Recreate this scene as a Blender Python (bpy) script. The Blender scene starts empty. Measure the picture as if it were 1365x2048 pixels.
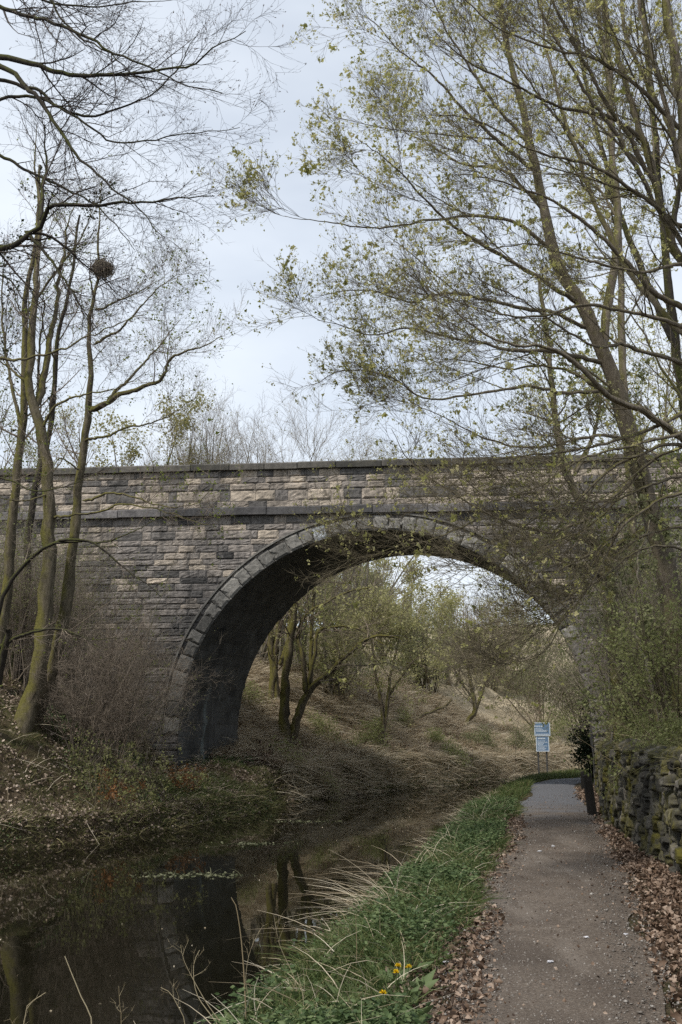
import bpy, math
import numpy as np
from mathutils import Vector
C = bpy.context.scene.collection
S = bpy.context.scene
R = np.random.default_rng(7)

# ------------------------------------------------------------------ camera, sky, sun, exposure
F, HOR, EYE = 2100.0, 1460.0, 1.55
PITCH = math.atan((HOR - 1024) / F)
cam = bpy.data.cameras.new("Camera"); co = bpy.data.objects.new("Camera", cam); C.objects.link(co)
cam.sensor_fit = 'VERTICAL'; cam.sensor_height = 36.0; cam.lens = 36.0 * F / 2048
cam.clip_start = 0.05; cam.clip_end = 2000
co.location = (0, 0, EYE); co.rotation_euler = (math.pi / 2 + PITCH, 0, 0)
S.camera = co
S.render.engine = 'CYCLES'; S.cycles.use_denoising = False; S.cycles.sample_clamp_indirect = 1.5; S.cycles.sample_clamp_direct = 6.0   # fine twigs and grit stay sharp
S.view_settings.view_transform = 'Standard'; S.view_settings.look = 'None'
S.view_settings.exposure = 0.2; S.view_settings.gamma = 1.0
SUN_EL, SUN_AZ = math.radians(54), math.radians(224)      # azimuth clockwise from +Y: behind the camera, to the left
w = bpy.data.worlds.new("World"); S.world = w; w.use_nodes = True
nt = w.node_tree; nt.nodes.clear()
out = nt.nodes.new('ShaderNodeOutputWorld'); bg = nt.nodes.new('ShaderNodeBackground')
sky = nt.nodes.new('ShaderNodeTexSky'); sky.sky_type = 'NISHITA'; sky.sun_disc = False
sky.sun_elevation = SUN_EL; sky.sun_rotation = SUN_AZ; sky.air_density = 1.0; sky.dust_density = 1.5
tc = nt.nodes.new('ShaderNodeTexCoord'); mp = nt.nodes.new('ShaderNodeMapping'); mp.inputs['Scale'].default_value = (2.0, 1.6, 5.0)
nz = nt.nodes.new('ShaderNodeTexNoise'); nz.inputs['Scale'].default_value = .9; nz.inputs['Detail'].default_value = 5; nz.inputs['Roughness'].default_value = .55
cr = nt.nodes.new('ShaderNodeValToRGB'); cr.color_ramp.elements[0].position = .33; cr.color_ramp.elements[1].position = .68
cr.color_ramp.elements[0].color = (.5, .5, .5, 1); cr.color_ramp.elements[1].color = (.9, .9, .9, 1)
mx = nt.nodes.new('ShaderNodeMix'); mx.data_type = 'RGBA'
mx.inputs[7].default_value = (7.7, 8.25, 8.9, 1)          # thin bright cloud
L = nt.links.new
L(tc.outputs['Generated'], mp.inputs[0]); L(mp.outputs[0], nz.inputs['Vector']); L(nz.outputs['Fac'], cr.inputs[0])
L(cr.outputs[0], mx.inputs[0]); L(sky.outputs[0], mx.inputs[6]); L(mx.outputs[2], bg.inputs[0]); L(bg.outputs[0], out.inputs[0])
bg.inputs[1].default_value = 0.115
sd = bpy.data.lights.new("Sun", 'SUN'); sd.energy = 3.2; sd.angle = math.radians(6); sd.color = (1, .95, .87)
so = bpy.data.objects.new("Sun", sd); C.objects.link(so)
sv = Vector((math.sin(SUN_AZ) * math.cos(SUN_EL), math.cos(SUN_AZ) * math.cos(SUN_EL), math.sin(SUN_EL)))
so.rotation_euler = sv.to_track_quat('Z', 'Y').to_euler()

# ------------------------------------------------------------------ helpers
CP, SP = math.cos(PITCH), math.sin(PITCH)
def at(px, py, Y):
    """world point seen at pixel px,py of the 1365x2048 frame, at world distance Y ahead"""
    a, b = (px - 682.5) / F, (1024 - py) / F
    dy, dz = CP - b * SP, SP + b * CP
    k = Y / dy
    return np.array([a * k, Y, EYE + dz * k])
def sm(t):
    t = np.clip(t, 0, 1); return t * t * (3 - 2 * t)
def unit(v):
    return v / np.maximum(np.linalg.norm(v, axis=-1, keepdims=True), 1e-9)
def lattice(seed):
    return np.random.default_rng(seed).random((64, 64))
_LT = [lattice(i) for i in range(6)]
def vnoise(x, y, k=0):
    t = _LT[k]; xi, yi = np.floor(x).astype(int), np.floor(y).astype(int); fx, fy = sm(x - xi), sm(y - yi)
    a, b = t[xi % 64, yi % 64], t[(xi + 1) % 64, yi % 64]; c, d = t[xi % 64, (yi + 1) % 64], t[(xi + 1) % 64, (yi + 1) % 64]
    return (a * (1 - fx) + b * fx) * (1 - fy) + (c * (1 - fx) + d * fx) * fy - .5
def fbm(x, y, k=0):
    return vnoise(x, y, k) + .5 * vnoise(x * 2.1 + 3, y * 2.1 + 7, k) + .25 * vnoise(x * 4.3 + 11, y * 4.3, k)

class G:
    """collects vertices and faces, then links them as one mesh object"""
    def __init__(s): s.v, s.f, s.r, s.n = [], [], [], 0
    def add(s, v, f, r=None):
        v = np.asarray(v, float).reshape(-1, 3); f = np.asarray(f, int)
        if len(v) == 0: return
        s.v.append(v); s.f.append(f + s.n); s.n += len(v)
        s.r.append(np.full(len(v), .5) if r is None else np.broadcast_to(np.asarray(r, float).reshape(-1), (len(v),)))
    def mesh(s, name, mat, smooth=True):
        me = bpy.data.meshes.new(name)
        v = np.concatenate(s.v); lv = np.concatenate([f.ravel() for f in s.f])
        tot = np.concatenate([np.full(len(f), f.shape[1]) for f in s.f]); st = np.concatenate([[0], np.cumsum(tot)[:-1]])
        me.vertices.add(len(v)); me.vertices.foreach_set('co', v.astype(np.float32).ravel())
        me.loops.add(len(lv)); me.loops.foreach_set('vertex_index', lv.astype(np.int32))
        me.polygons.add(len(tot)); me.polygons.foreach_set('loop_start', st.astype(np.int32)); me.polygons.foreach_set('loop_total', tot.astype(np.int32))
        me.polygons.foreach_set('use_smooth', np.full(len(tot), smooth))
        a = me.attributes.new('rnd', 'FLOAT', 'POINT'); a.data.foreach_set('value', np.concatenate(s.r).astype(np.float32))
        me.update(calc_edges=True); me.materials.append(mat)
        return me
    def build(s, name, mat, parent=None, smooth=True):
        o = bpy.data.objects.new(name, s.mesh(name, mat, smooth)); C.objects.link(o)
        if parent is not None:
            o.parent = parent; o.matrix_parent_inverse = parent_inv(parent)
        return o
def parent_inv(p):
    from mathutils import Matrix
    return Matrix.Translation(-p.location)
def thing(name, label, cat, loc, group=None):
    o = bpy.data.objects.new(name, None); C.objects.link(o); o.location = [float(c) for c in loc]; o.empty_display_size = .2
    return tag(o, label, cat, group)
def tag(o, label=None, cat=None, group=None, kind=None):
    if label: o['label'] = label
    if cat: o['category'] = cat
    if group: o['group'] = group
    if kind: o['kind'] = kind
    return o
def structure(o, label, cat): return tag(o, label, cat, kind='structure')

def grid_faces(n, m, wrap=False):
    i, j = np.meshgrid(np.arange(n - 1), np.arange(m if wrap else m - 1), indexing='ij'); j2 = (j + 1) % m
    return np.stack([i * m + j, i * m + j2, (i + 1) * m + j2, (i + 1) * m + j], -1).reshape(-1, 4)
def tubes(g, P, rad, k, r=None):
    """P (M,n,3) centre lines, rad (M,n)"""
    M, n = P.shape[:2]
    if M == 0: return
    T = unit(np.gradient(P, axis=1)); up = np.where(np.abs(T[:, :1, 2:]) > .85, np.array([1., 0, 0]), np.array([0, 0, 1.]))
    A = unit(np.cross(T, up)); B = np.cross(T, A)
    th = np.arange(k) * 2 * np.pi / k
    V = P[:, :, None] + rad[:, :, None, None] * (A[:, :, None] * np.cos(th)[:, None] + B[:, :, None] * np.sin(th)[:, None])
    f = grid_faces(n, k, True); f = (f[None] + (np.arange(M) * n * k)[:, None, None]).reshape(-1, 4)
    V = V + (rad[:, :, None, None] * .13 * R.normal(size=V.shape[:3] + (1,)) * (V - P[:, :, None]) / np.maximum(rad[:, :, None, None], 1e-6) if k >= 9 else 0)
    rr = R.random(M) if r is None else np.broadcast_to(r, (M,))
    g.add(V, f, np.repeat(rr, n * k))
def spline(pts, n):
    p = np.asarray(pts, float); d = np.concatenate([[0], np.cumsum(np.linalg.norm(np.diff(p[:, :3], axis=0), axis=1))])
    q = np.vstack([2 * p[0] - p[1], p, 2 * p[-1] - p[-2]]); t = np.linspace(0, d[-1], n); i = np.clip(np.searchsorted(d, t, side='right') - 1, 0, len(p) - 2)
    u = ((t - d[i]) / np.maximum(d[i + 1] - d[i], 1e-9))[:, None]; a, b, c, e = q[i], q[i + 1], q[i + 2], q[i + 3]
    return .5 * (2 * b + (c - a) * u + (2 * a - 5 * b + 4 * c - e) * u * u + (3 * b - a - 3 * c + e) * u ** 3)
def grow(P, rad, per, length, n=6, t0=.25, t1=1., ang=(35, 65), sig=.12, up=.05, bias=(0, 0, 0), rr=.55, rmin=.0015, rcap=1., lt=.5, tip=.25):
    """children along each of the (M,n,3) parent lines"""
    M, m = P.shape[:2]; per = max(per, .01)
    cnt = np.floor(per + R.random(M)).astype(int); idx = np.repeat(np.arange(M), cnt); K = len(idx)
    if K == 0: return np.zeros((0, n, 3)), np.zeros((0, n))
    t = t0 + (t1 - t0) * R.random(K); x = t * (m - 1); i = np.minimum(x.astype(int), m - 2); u = (x - i)[:, None]
    p = P[idx, i] * (1 - u) + P[idx, i + 1] * u; T = unit(P[idx, i + 1] - P[idx, i]); r0 = rad[idx, i] * (1 - u[:, 0]) + rad[idx, i + 1] * u[:, 0]
    q = R.normal(size=(K, 3)); q = unit(q - (q * T).sum(1, keepdims=True) * T)
    a = np.radians(ang[0] + (ang[1] - ang[0]) * R.random(K))[:, None]
    d = unit(np.cos(a) * T + np.sin(a) * q + np.array(bias))
    ln = length * (.55 + .75 * R.random(K)) * (1 - lt * t) / (n - 1)
    out = np.empty((K, n, 3)); out[:, 0] = p
    for s in range(1, n):
        d = unit(d + sig * R.normal(size=(K, 3)) + np.array([0, 0, up])); out[:, s] = out[:, s - 1] + d * ln[:, None]
    rb = np.clip(r0 * rr * (.7 + .5 * R.random(K)), rmin, rcap)
    return out, rb[:, None] * np.linspace(1, tip, n)[None]
def leaves(g, p, d, size, kind='kite', fold=.25, r=None, wide=.34):
    """leaf blades at p, pointing along d; kind 'kite' one blade, 'lobed' three blades from one stalk"""
    K = len(p)
    if K == 0: return
    d = unit(d); s = unit(np.cross(d, R.normal(size=(K, 3)))); nrm = np.cross(d, s); size = np.broadcast_to(size, (K,))[:, None]
    rnd = R.random(K) if r is None else r
    def blade(dd, ss, sc):
        mid = p + dd * size * sc * .45
        V = np.stack([p, mid + ss * size * sc * wide - nrm * size * fold * .3, p + dd * size * sc - nrm * size * fold * .5, mid - ss * size * sc * wide - nrm * size * fold * .3, mid + nrm * size * fold * .15], 1)
        f = np.array([[0, 1, 4], [1, 2, 4], [2, 3, 4], [3, 0, 4]])
        g.add(V, (f[None] + (np.arange(K) * 5)[:, None, None]).reshape(-1, 3), np.repeat(rnd, 5))
    if kind == 'kite': blade(d, s, 1.)
    else:
        blade(d, s, 1.); c, sn = .55, .83
        blade(d * c + s * sn, s * c - d * sn, .8); blade(d * c - s * sn, s * c + d * sn, .8)
def pick(P, K, t0=.3, t1=1.):
    M, m = P.shape[:2]; idx = R.integers(0, M, K); x = (t0 + (t1 - t0) * R.random(K)) * (m - 1); i = np.minimum(x.astype(int), m - 2); u = (x - i)[:, None]
    return P[idx, i] * (1 - u) + P[idx, i + 1] * u, unit(P[idx, i + 1] - P[idx, i])
def blades(g, p, d, h, wd, droop=.5, n=4, r=None):
    """grass blades: p roots, d lean direction (K,3)"""
    K = len(p)
    if K == 0: return
    h = np.broadcast_to(h, (K,)); d = unit(d); side = unit(np.cross(d, R.normal(size=(K, 3)))); dr = droop * (.4 + R.random(K))
    hd = unit(d * np.array([1, 1, 0]) + .3 * R.normal(size=(K, 3)) * np.array([1, 1, 0]))
    V = np.empty((K, n, 2, 3))
    for s in range(n):
        t = s / (n - 1); c = p + (d * t + (hd * .8 - np.array([0, 0, .55])) * (dr * t * t)[:, None]) * h[:, None]
        wv = side * (wd * (1 - t) ** .7 + .0008)
        V[:, s, 0] = c - wv; V[:, s, 1] = c + wv
    f = grid_faces(n, 2)
    g.add(V, (f[None] + (np.arange(K) * n * 2)[:, None, None]).reshape(-1, 4), np.repeat(R.random(K) if r is None else r, n * 2))

# ------------------------------------------------------------------ materials
def nodes(name):
    m = bpy.data.materials.new(name); m.use_nodes = True; n = m.node_tree.nodes; n.clear()
    o = n.new('ShaderNodeOutputMaterial'); b = n.new('ShaderNodeBsdfPrincipled'); m.node_tree.links.new(b.outputs[0], o.inputs[0])
    return m, m.node_tree, n, m.node_tree.links.new, b, o
def noise(n, l, scale, detail=5, vec=None, rough=.6, dist=0):
    t = n.new('ShaderNodeTexNoise'); t.inputs['Scale'].default_value = scale; t.inputs['Detail'].default_value = detail; t.inputs['Roughness'].default_value = rough; t.inputs['Distortion'].default_value = dist
    if vec is not None: l(vec, t.inputs['Vector'])
    return t.outputs['Fac']
def ramp(n, l, fac, stops, interp='LINEAR'):
    r = n.new('ShaderNodeValToRGB'); e = r.color_ramp.elements; r.color_ramp.interpolation = interp
    while len(e) < len(stops): e.new(.5)
    for k, (p, c) in zip(e, stops): k.position = p; k.color = tuple(c) + (1,) if len(c) == 3 else c
    l(fac, r.inputs[0]); return r.outputs[0]
def mix(n, l, fac, a, b, mode='MIX'):
    x = n.new('ShaderNodeMix'); x.data_type = 'RGBA'; x.blend_type = mode
    for s, v in ((0, fac), (6, a), (7, b)):
        if hasattr(v, 'is_linked') or hasattr(v, 'node'): l(v, x.inputs[s])
        elif isinstance(v, (int, float)): x.inputs[s].default_value = v
        else: x.inputs[s].default_value = tuple(v) + (1,)
    return x.outputs[2]
def math_(n, l, op, a, b=None, clamp=False):
    x = n.new('ShaderNodeMath'); x.operation = op; x.use_clamp = clamp
    for s, v in ((0, a), (1, b)):
        if v is None: continue
        if hasattr(v, 'node'): l(v, x.inputs[s])
        else: x.inputs[s].default_value = v
    return x.outputs[0]
def obj_vec(n, l, scale=(1, 1, 1)):
    t = n.new('ShaderNodeTexCoord'); m = n.new('ShaderNodeMapping'); m.inputs['Scale'].default_value = scale; l(t.outputs['Object'], m.inputs[0]); return m.outputs[0]
def attr(n, name='rnd'):
    a = n.new('ShaderNodeAttribute'); a.attribute_name = name; return a.outputs['Fac']
def bump(n, l, b, h, strength=.4, dist=.02):
    x = n.new('ShaderNodeBump'); x.inputs['Strength'].default_value = strength; x.inputs['Distance'].default_value = dist; l(h, x.inputs['Height']); l(x.outputs[0], b.inputs['Normal'])
def leaf_mat(name, stops, trans=.45, rough=.6):
    m, t, n, l, b, o = nodes(name); c = ramp(n, l, attr(n), stops); l(c, b.inputs['Base Color']); b.inputs['Roughness'].default_value = rough; b.inputs['Specular IOR Level'].default_value = .25
    if trans:
        tr = n.new('ShaderNodeBsdfTranslucent'); l(c, tr.inputs[0]); x = n.new('ShaderNodeMixShader'); x.inputs[0].default_value = trans
        l(b.outputs[0], x.inputs[1]); l(tr.outputs[0], x.inputs[2]); l(x.outputs[0], o.inputs[0])
    return m
def bark_mat(name, dark, light, moss=None, amount=.5, side=(-.5, -.2, .6)):
    m, t, n, l, b, o = nodes(name); v = obj_vec(n, l, (6, 6, 1.6)); f = noise(n, l, 3.0, 6, v, .65)
    c = ramp(n, l, f, [(.3, dark), (.7, light)])
    c = mix(n, l, math_(n, l, 'MULTIPLY', attr(n), .35), c, tuple(x * .6 for x in dark))
    if moss:
        ge = n.new('ShaderNodeNewGeometry'); vm = n.new('ShaderNodeVectorMath'); vm.operation = 'DOT_PRODUCT'; vm.inputs[1].default_value = side; l(ge.outputs['Normal'], vm.inputs[0])
        k = math_(n, l, 'ADD', math_(n, l, 'MULTIPLY', vm.outputs['Value'], .45), noise(n, l, 2.2, 4, obj_vec(n, l)))
        k = ramp(n, l, k, [(.72 - .4 * amount, (0, 0, 0)), (.92 - .35 * amount, (1, 1, 1))])
        mc = ramp(n, l, noise(n, l, 25, 3, obj_vec(n, l)), [(.3, tuple(x * .5 for x in moss)), (.7, moss)])
        c = mix(n, l, k, c, mc)
    l(c, b.inputs['Base Color']); b.inputs['Roughness'].default_value = .9; b.inputs['Specular IOR Level'].default_value = .15
    bump(n, l, b, noise(n, l, 8.0, 6, v, .7), .6, .03)
    return m
def twig_mat(name, a, b_):
    m, t, n, l, b, o = nodes(name); l(ramp(n, l, attr(n), [(0, a), (1, b_)]), b.inputs['Base Color']); b.inputs['Roughness'].default_value = .75; b.inputs['Specular IOR Level'].default_value = .2
    return m
def stone_mat(name, stops, soot=(.03, .03, .032), soot_at=(.45, .7), lichen=None, moss=None, moss_at=(.6, .75), scale=1., bumpd=.02, streak=False):
    m, t, n, l, b, o = nodes(name); v = obj_vec(n, l)
    c = ramp(n, l, attr(n), stops)
    c = mix(n, l, .55, c, ramp(n, l, noise(n, l, 9 * scale, 6, v, .7), [(.3, (.12, .12, .12)), (.7, (.9, .88, .85))]), 'OVERLAY')
    c = mix(n, l, ramp(n, l, noise(n, l, .9 * scale, 7, v, .68, .4), [(soot_at[0], (0, 0, 0)), (soot_at[1], (.85, .85, .85))]), c, soot)
    if streak: c = mix(n, l, ramp(n, l, noise(n, l, 1.6, 7, obj_vec(n, l, (1.6, 1.6, .16)), .7), [(.5, (0, 0, 0)), (.68, (.75, .75, .75))]), c, (.045, .044, .043)); c = mix(n, l, ramp(n, l, noise(n, l, 2.3, 8, obj_vec(n, l, (2.2, 2.2, .12)), .75), [(.6, (0, 0, 0)), (.76, (.55, .55, .55))]), c, (.46, .44, .41))
    if lichen: c = mix(n, l, ramp(n, l, noise(n, l, 5 * scale, 8, obj_vec(n, l, (1.3, 1.3, .35)), .75), [(.58, (0, 0, 0)), (.72, (.5, .5, .5))]), c, lichen)
    if moss: c = mix(n, l, ramp(n, l, noise(n, l, 1.7 * scale, 6, obj_vec(n, l, (1, 1, .45)), .7), [(moss_at[0], (0, 0, 0)), (moss_at[1], (.9, .9, .9))]), c, ramp(n, l, noise(n, l, 30, 3, v), [(.3, tuple(x * .4 for x in moss)), (.7, moss)]))
    l(c, b.inputs['Base Color']); b.inputs['Roughness'].default_value = .92; b.inputs['Specular IOR Level'].default_value = .2
    bump(n, l, b, noise(n, l, 22 * scale, 7, v, .7), .7, bumpd)
    return m

M_stone = stone_mat('Gritstone', [(0, (.055, .054, .053)), (.3, (.145, .138, .132)), (.55, (.25, .228, .212)), (.8, (.39, .338, .283)), (1, (.54, .465, .375))], lichen=(.42, .40, .38), soot_at=(.50, .78), streak=True, bumpd=.03)
M_ring = stone_mat('Voussoir stone', [(0, (.09, .088, .082)), (.6, (.22, .212, .196)), (.9, (.31, .30, .275)), (1, (.40, .43, .465))], soot_at=(.55, .85), lichen=(.4, .4, .37))
M_band = stone_mat('Band stone', [(0, (.10, .098, .10)), (1, (.22, .21, .21))], soot_at=(.4, .75))
M_cope = stone_mat('Coping stone', [(0, (.07, .068, .06)), (1, (.15, .14, .125))], soot_at=(.45, .75), moss=(.10, .10, .04), moss_at=(.62, .8))
M_mortar = stone_mat('Mortar', [(0, (.16, .15, .14)), (1, (.36, .34, .32))])
M_dry = stone_mat('Drystone', [(0, (.03, .029, .025)), (.5, (.068, .065, .055)), (.85, (.12, .112, .095)), (1, (.20, .18, .15))], soot=(.02, .02, .018), soot_at=(.5, .8), moss=(.14, .125, .02), moss_at=(.46, .62), lichen=(.24, .24, .19), bumpd=.03)
def barrel_mat():
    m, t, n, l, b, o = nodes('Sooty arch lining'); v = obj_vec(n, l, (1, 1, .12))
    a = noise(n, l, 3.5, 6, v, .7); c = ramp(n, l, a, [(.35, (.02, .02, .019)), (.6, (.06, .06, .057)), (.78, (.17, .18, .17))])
    uv = n.new('ShaderNodeAttribute'); uv.attribute_name = 'arc'
    br = n.new('ShaderNodeTexBrick'); br.inputs['Scale'].default_value = 1.; br.inputs['Brick Width'].default_value = .8; br.inputs['Row Height'].default_value = .34; br.inputs['Mortar Size'].default_value = .012
    br.inputs['Color1'].default_value = (.75, .75, .75, 1); br.inputs['Color2'].default_value = (1, 1, 1, 1); br.inputs['Mortar'].default_value = (.35, .35, .35, 1)
    l(uv.outputs['Vector'], br.inputs['Vector']); c = mix(n, l, 1., c, br.outputs['Color'], 'MULTIPLY')
    # pale lime run down the left reveal
    x = n.new('ShaderNodeSeparateXYZ'); l(uv.outputs['Vector'], x.inputs[0])
    k = math_(n, l, 'ABSOLUTE', math_(n, l, 'SUBTRACT', math_(n, l, 'ADD', x.outputs[0], math_(n, l, 'MULTIPLY', noise(n, l, 1.2, 2, obj_vec(n, l)), .5)), 1.95))
    k = ramp(n, l, k, [(0, (.75, .75, .75)), (.13, (0, 0, 0))]); k2 = ramp(n, l, math_(n, l, 'DIVIDE', x.outputs[1], 10.), [(.12, (1, 1, 1)), (.42, (0, 0, 0))])
    c = mix(n, l, math_(n, l, 'MULTIPLY', k, k2), c, (.26, .33, .33))
    l(c, b.inputs['Base Color']); b.inputs['Roughness'].default_value = .75
    bump(n, l, b, math_(n, l, 'ADD', br.outputs['Fac'], noise(n, l, 14, 5)), -.5, .02)
    return m
def soil_mat():
    m, t, n, l, b, o = nodes('Bank soil'); v = obj_vec(n, l)
    c = ramp(n, l, noise(n, l, 5.5, 8, v, .75), [(.3, (.022, .018, .011)), (.5, (.07, .053, .033)), (.68, (.15, .115, .078)), (.8, (.24, .19, .14))])
    c = mix(n, l, ramp(n, l, noise(n, l, .5, 6, v, .65), [(.45, (0, 0, 0)), (.62, (.8, .8, .8))]), c, ramp(n, l, noise(n, l, 9, 6, v, .7), [(.3, (.03, .034, .012)), (.7, (.105, .108, .042))]))
    ge = n.new('ShaderNodeNewGeometry'); sx = n.new('ShaderNodeSeparateXYZ'); l(ge.outputs['Position'], sx.inputs[0])
    far = ramp(n, l, math_(n, l, 'ADD', math_(n, l, 'DIVIDE', sx.outputs[1], 100.), math_(n, l, 'MULTIPLY', math_(n, l, 'SUBTRACT', noise(n, l, .5, 4, v), .5), .12)), [(.31, (0, 0, 0)), (.36, (1, 1, 1))])
    straw = ramp(n, l, noise(n, l, .9, 9, v, .75), [(.28, (.16, .125, .07)), (.48, (.38, .315, .215)), (.7, (.56, .48, .355))])
    straw = mix(n, l, ramp(n, l, noise(n, l, .09, 5, v, .65), [(.52, (0, 0, 0)), (.66, (.6, .6, .6))]), straw, (.13, .135, .06))
    c = mix(n, l, far, c, straw)
    l(c, b.inputs['Base Color']); b.inputs['Roughness'].default_value = .95; b.inputs['Specular IOR Level'].default_value = .1
    bump(n, l, b, noise(n, l, 14, 8, v, .75), .9, .08)
    return m
def path_mat():
    m, t, n, l, b, o = nodes('Trodden towpath'); v = obj_vec(n, l)
    c = ramp(n, l, noise(n, l, 42, 6, v, .8), [(.3, (.042, .032, .025)), (.48, (.105, .086, .069)), (.62, (.165, .14, .116)), (.75, (.31, .275, .24))])
    c = mix(n, l, .5, c, ramp(n, l, noise(n, l, 2.2, 5, v, .6), [(.3, (.25, .22, .20)), (.7, (.72, .7, .68))]), 'OVERLAY')
    c = mix(n, l, ramp(n, l, noise(n, l, .9, 5, obj_vec(n, l, (1.3, .45, 1)), .6), [(.5, (0, 0, 0)), (.66, (.6, .6, .6))]), c, (.055, .043, .034)); c = mix(n, l, ramp(n, l, noise(n, l, 1.4, 5, obj_vec(n, l, (1.6, .3, 1)), .65), [(.54, (0, 0, 0)), (.7, (.45, .45, .45))]), c, (.23, .20, .17))
    vo = n.new('ShaderNodeTexVoronoi'); vo.inputs['Scale'].default_value = 75; l(v, vo.inputs['Vector'])
    c = mix(n, l, ramp(n, l, vo.outputs['Distance'], [(.12, (.45, .45, .45)), (.3, (0, 0, 0))]), c, ramp(n, l, vo.outputs['Color'], [(.2, (.10, .085, .07)), (.9, (.33, .29, .26))]))
    ge = n.new('ShaderNodeNewGeometry'); sx = n.new('ShaderNodeSeparateXYZ'); l(ge.outputs['Position'], sx.inputs[0])
    k = math_(n, l, 'ADD', math_(n, l, 'DIVIDE', sx.outputs[1], 100.), math_(n, l, 'MULTIPLY', math_(n, l, 'SUBTRACT', noise(n, l, 1.5, 5, v), .5), .12))
    k = ramp(n, l, k, [(.185, (0, 0, 0)), (.235, (1, 1, 1))])          # asphalt from the bridge on
    c = mix(n, l, k, c, ramp(n, l, noise(n, l, 60, 4, v, .7), [(.3, (.085, .087, .095)), (.7, (.15, .152, .163))]))
    l(c, b.inputs['Base Color']); b.inputs['Roughness'].default_value = .9; b.inputs['Specular IOR Level'].default_value = .2
    bump(n, l, b, math_(n, l, 'ADD', noise(n, l, 60, 6, v, .75), math_(n, l, 'MULTIPLY', vo.outputs['Distance'], -.8)), .8, .012)
    return m
def water_mat():
    m, t, n, l, b, o = nodes('Dark canal water'); b.inputs['Base Color'].default_value = (.006, .0055, .003, 1); b.inputs['Roughness'].default_value = .02; b.inputs['IOR'].default_value = 1.31
    v = obj_vec(n, l, (1, .6, 1)); bump(n, l, b, math_(n, l, 'ADD', noise(n, l, 2.2, 2, v, .4), math_(n, l, 'MULTIPLY', noise(n, l, 9, 2, v, .4), .15)), .035, .03)
    return m
M_soil, M_path, M_water, M_barrel = soil_mat(), path_mat(), water_mat(), barrel_mat()
OLIVE = (.13, .115, .03)
M_barkmoss = bark_mat('Mossy bark', (.06, .05, .032), (.20, .17, .12), (.17, .155, .045), .5)
M_barkgrey = bark_mat('Smooth grey brown bark', (.10, .082, .058), (.26, .22, .17), (.14, .13, .045), .35)
M_barkdark = bark_mat('Dark bark', (.028, .024, .02), (.075, .064, .052), (.075, .08, .02), .35)
M_barkpale = bark_mat('Pale bark', (.14, .125, .10), (.28, .255, .21), (.12, .11, .04), .2)
M_twigdark = twig_mat('Dark twigs', (.03, .024, .02), (.075, .058, .046))
M_twigbrown = twig_mat('Brown twigs', (.10, .08, .06), (.30, .245, .19))
M_twigpale = twig_mat('Pale twigs', (.15, .125, .10), (.30, .26, .20))
M_twiggreen = twig_mat('Greenish twigs', (.06, .05, .03), (.19, .16, .105))
M_leafmaple = leaf_mat('Young maple leaves', [(0, (.22, .225, .06)), (.4, (.40, .39, .14)), (.75, (.54, .51, .24)), (1, (.64, .57, .36))], .6)
M_leafgreen = leaf_mat('Fresh green leaves', [(0, (.09, .115, .022)), (.5, (.17, .205, .04)), (1, (.27, .29, .075))])
M_leafelder = leaf_mat('Grey green leaves', [(0, (.10, .11, .05)), (.5, (.19, .20, .095)), (1, (.30, .305, .165))])
M_leafhaw = leaf_mat('Hawthorn leaves', [(0, (.09, .10, .036)), (.5, (.18, .185, .068)), (1, (.29, .285, .13))])
M_leafyellow = leaf_mat('Yellow green leaves', [(0, (.19, .185, .055)), (.5, (.29, .275, .10)), (1, (.42, .38, .19))])
M_leafpale = leaf_mat('Pale spring leaves', [(0, (.26, .26, .10)), (.5, (.38, .37, .17)), (1, (.52, .48, .27))], .5)
M_leafsoft = leaf_mat('Soft green leaves', [(0, (.15, .165, .06)), (.5, (.26, .28, .11)), (1, (.38, .39, .19))], .5)
M_ivy = leaf_mat('Ivy leaves', [(0, (.012, .02, .008)), (1, (.04, .06, .02))], .15)
M_bud = leaf_mat('Beech buds', [(0, (.09, .055, .035)), (1, (.2, .14, .10))], .1)
M_rust = leaf_mat('Rusty beech leaves', [(0, (.14, .06, .02)), (.6, (.27, .125, .045)), (1, (.36, .2, .09))], .3)
M_litter = leaf_mat('Leaf litter', [(0, (.05, .03, .02)), (.35, (.125, .08, .052)), (.7, (.235, .165, .118)), (1, (.38, .295, .23))], .12)
M_littergrey = leaf_mat('Old leaf litter', [(0, (.08, .056, .04)), (.5, (.23, .175, .13)), (1, (.44, .36, .29))], .1)
M_grass = leaf_mat('Grass', [(0, (.035, .055, .014)), (.5, (.07, .105, .03)), (.85, (.125, .15, .05)), (1, (.25, .21, .11))], .3)
M_nettle = leaf_mat('Verge herbs', [(0, (.035, .06, .022)), (.5, (.075, .115, .042)), (1, (.14, .18, .075))], .25)
M_olive = leaf_mat('Olive bank grass', [(0, (.065, .07, .024)), (.5, (.155, .15, .056)), (1, (.31, .27, .14))], .25)
M_straw = leaf_mat('Dry straw', [(0, (.28, .22, .14)), (.5, (.46, .385, .27)), (1, (.66, .59, .46))], .2)
M_stalk = twig_mat('Dry stalks', (.22, .17, .10), (.40, .34, .22))

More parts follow.
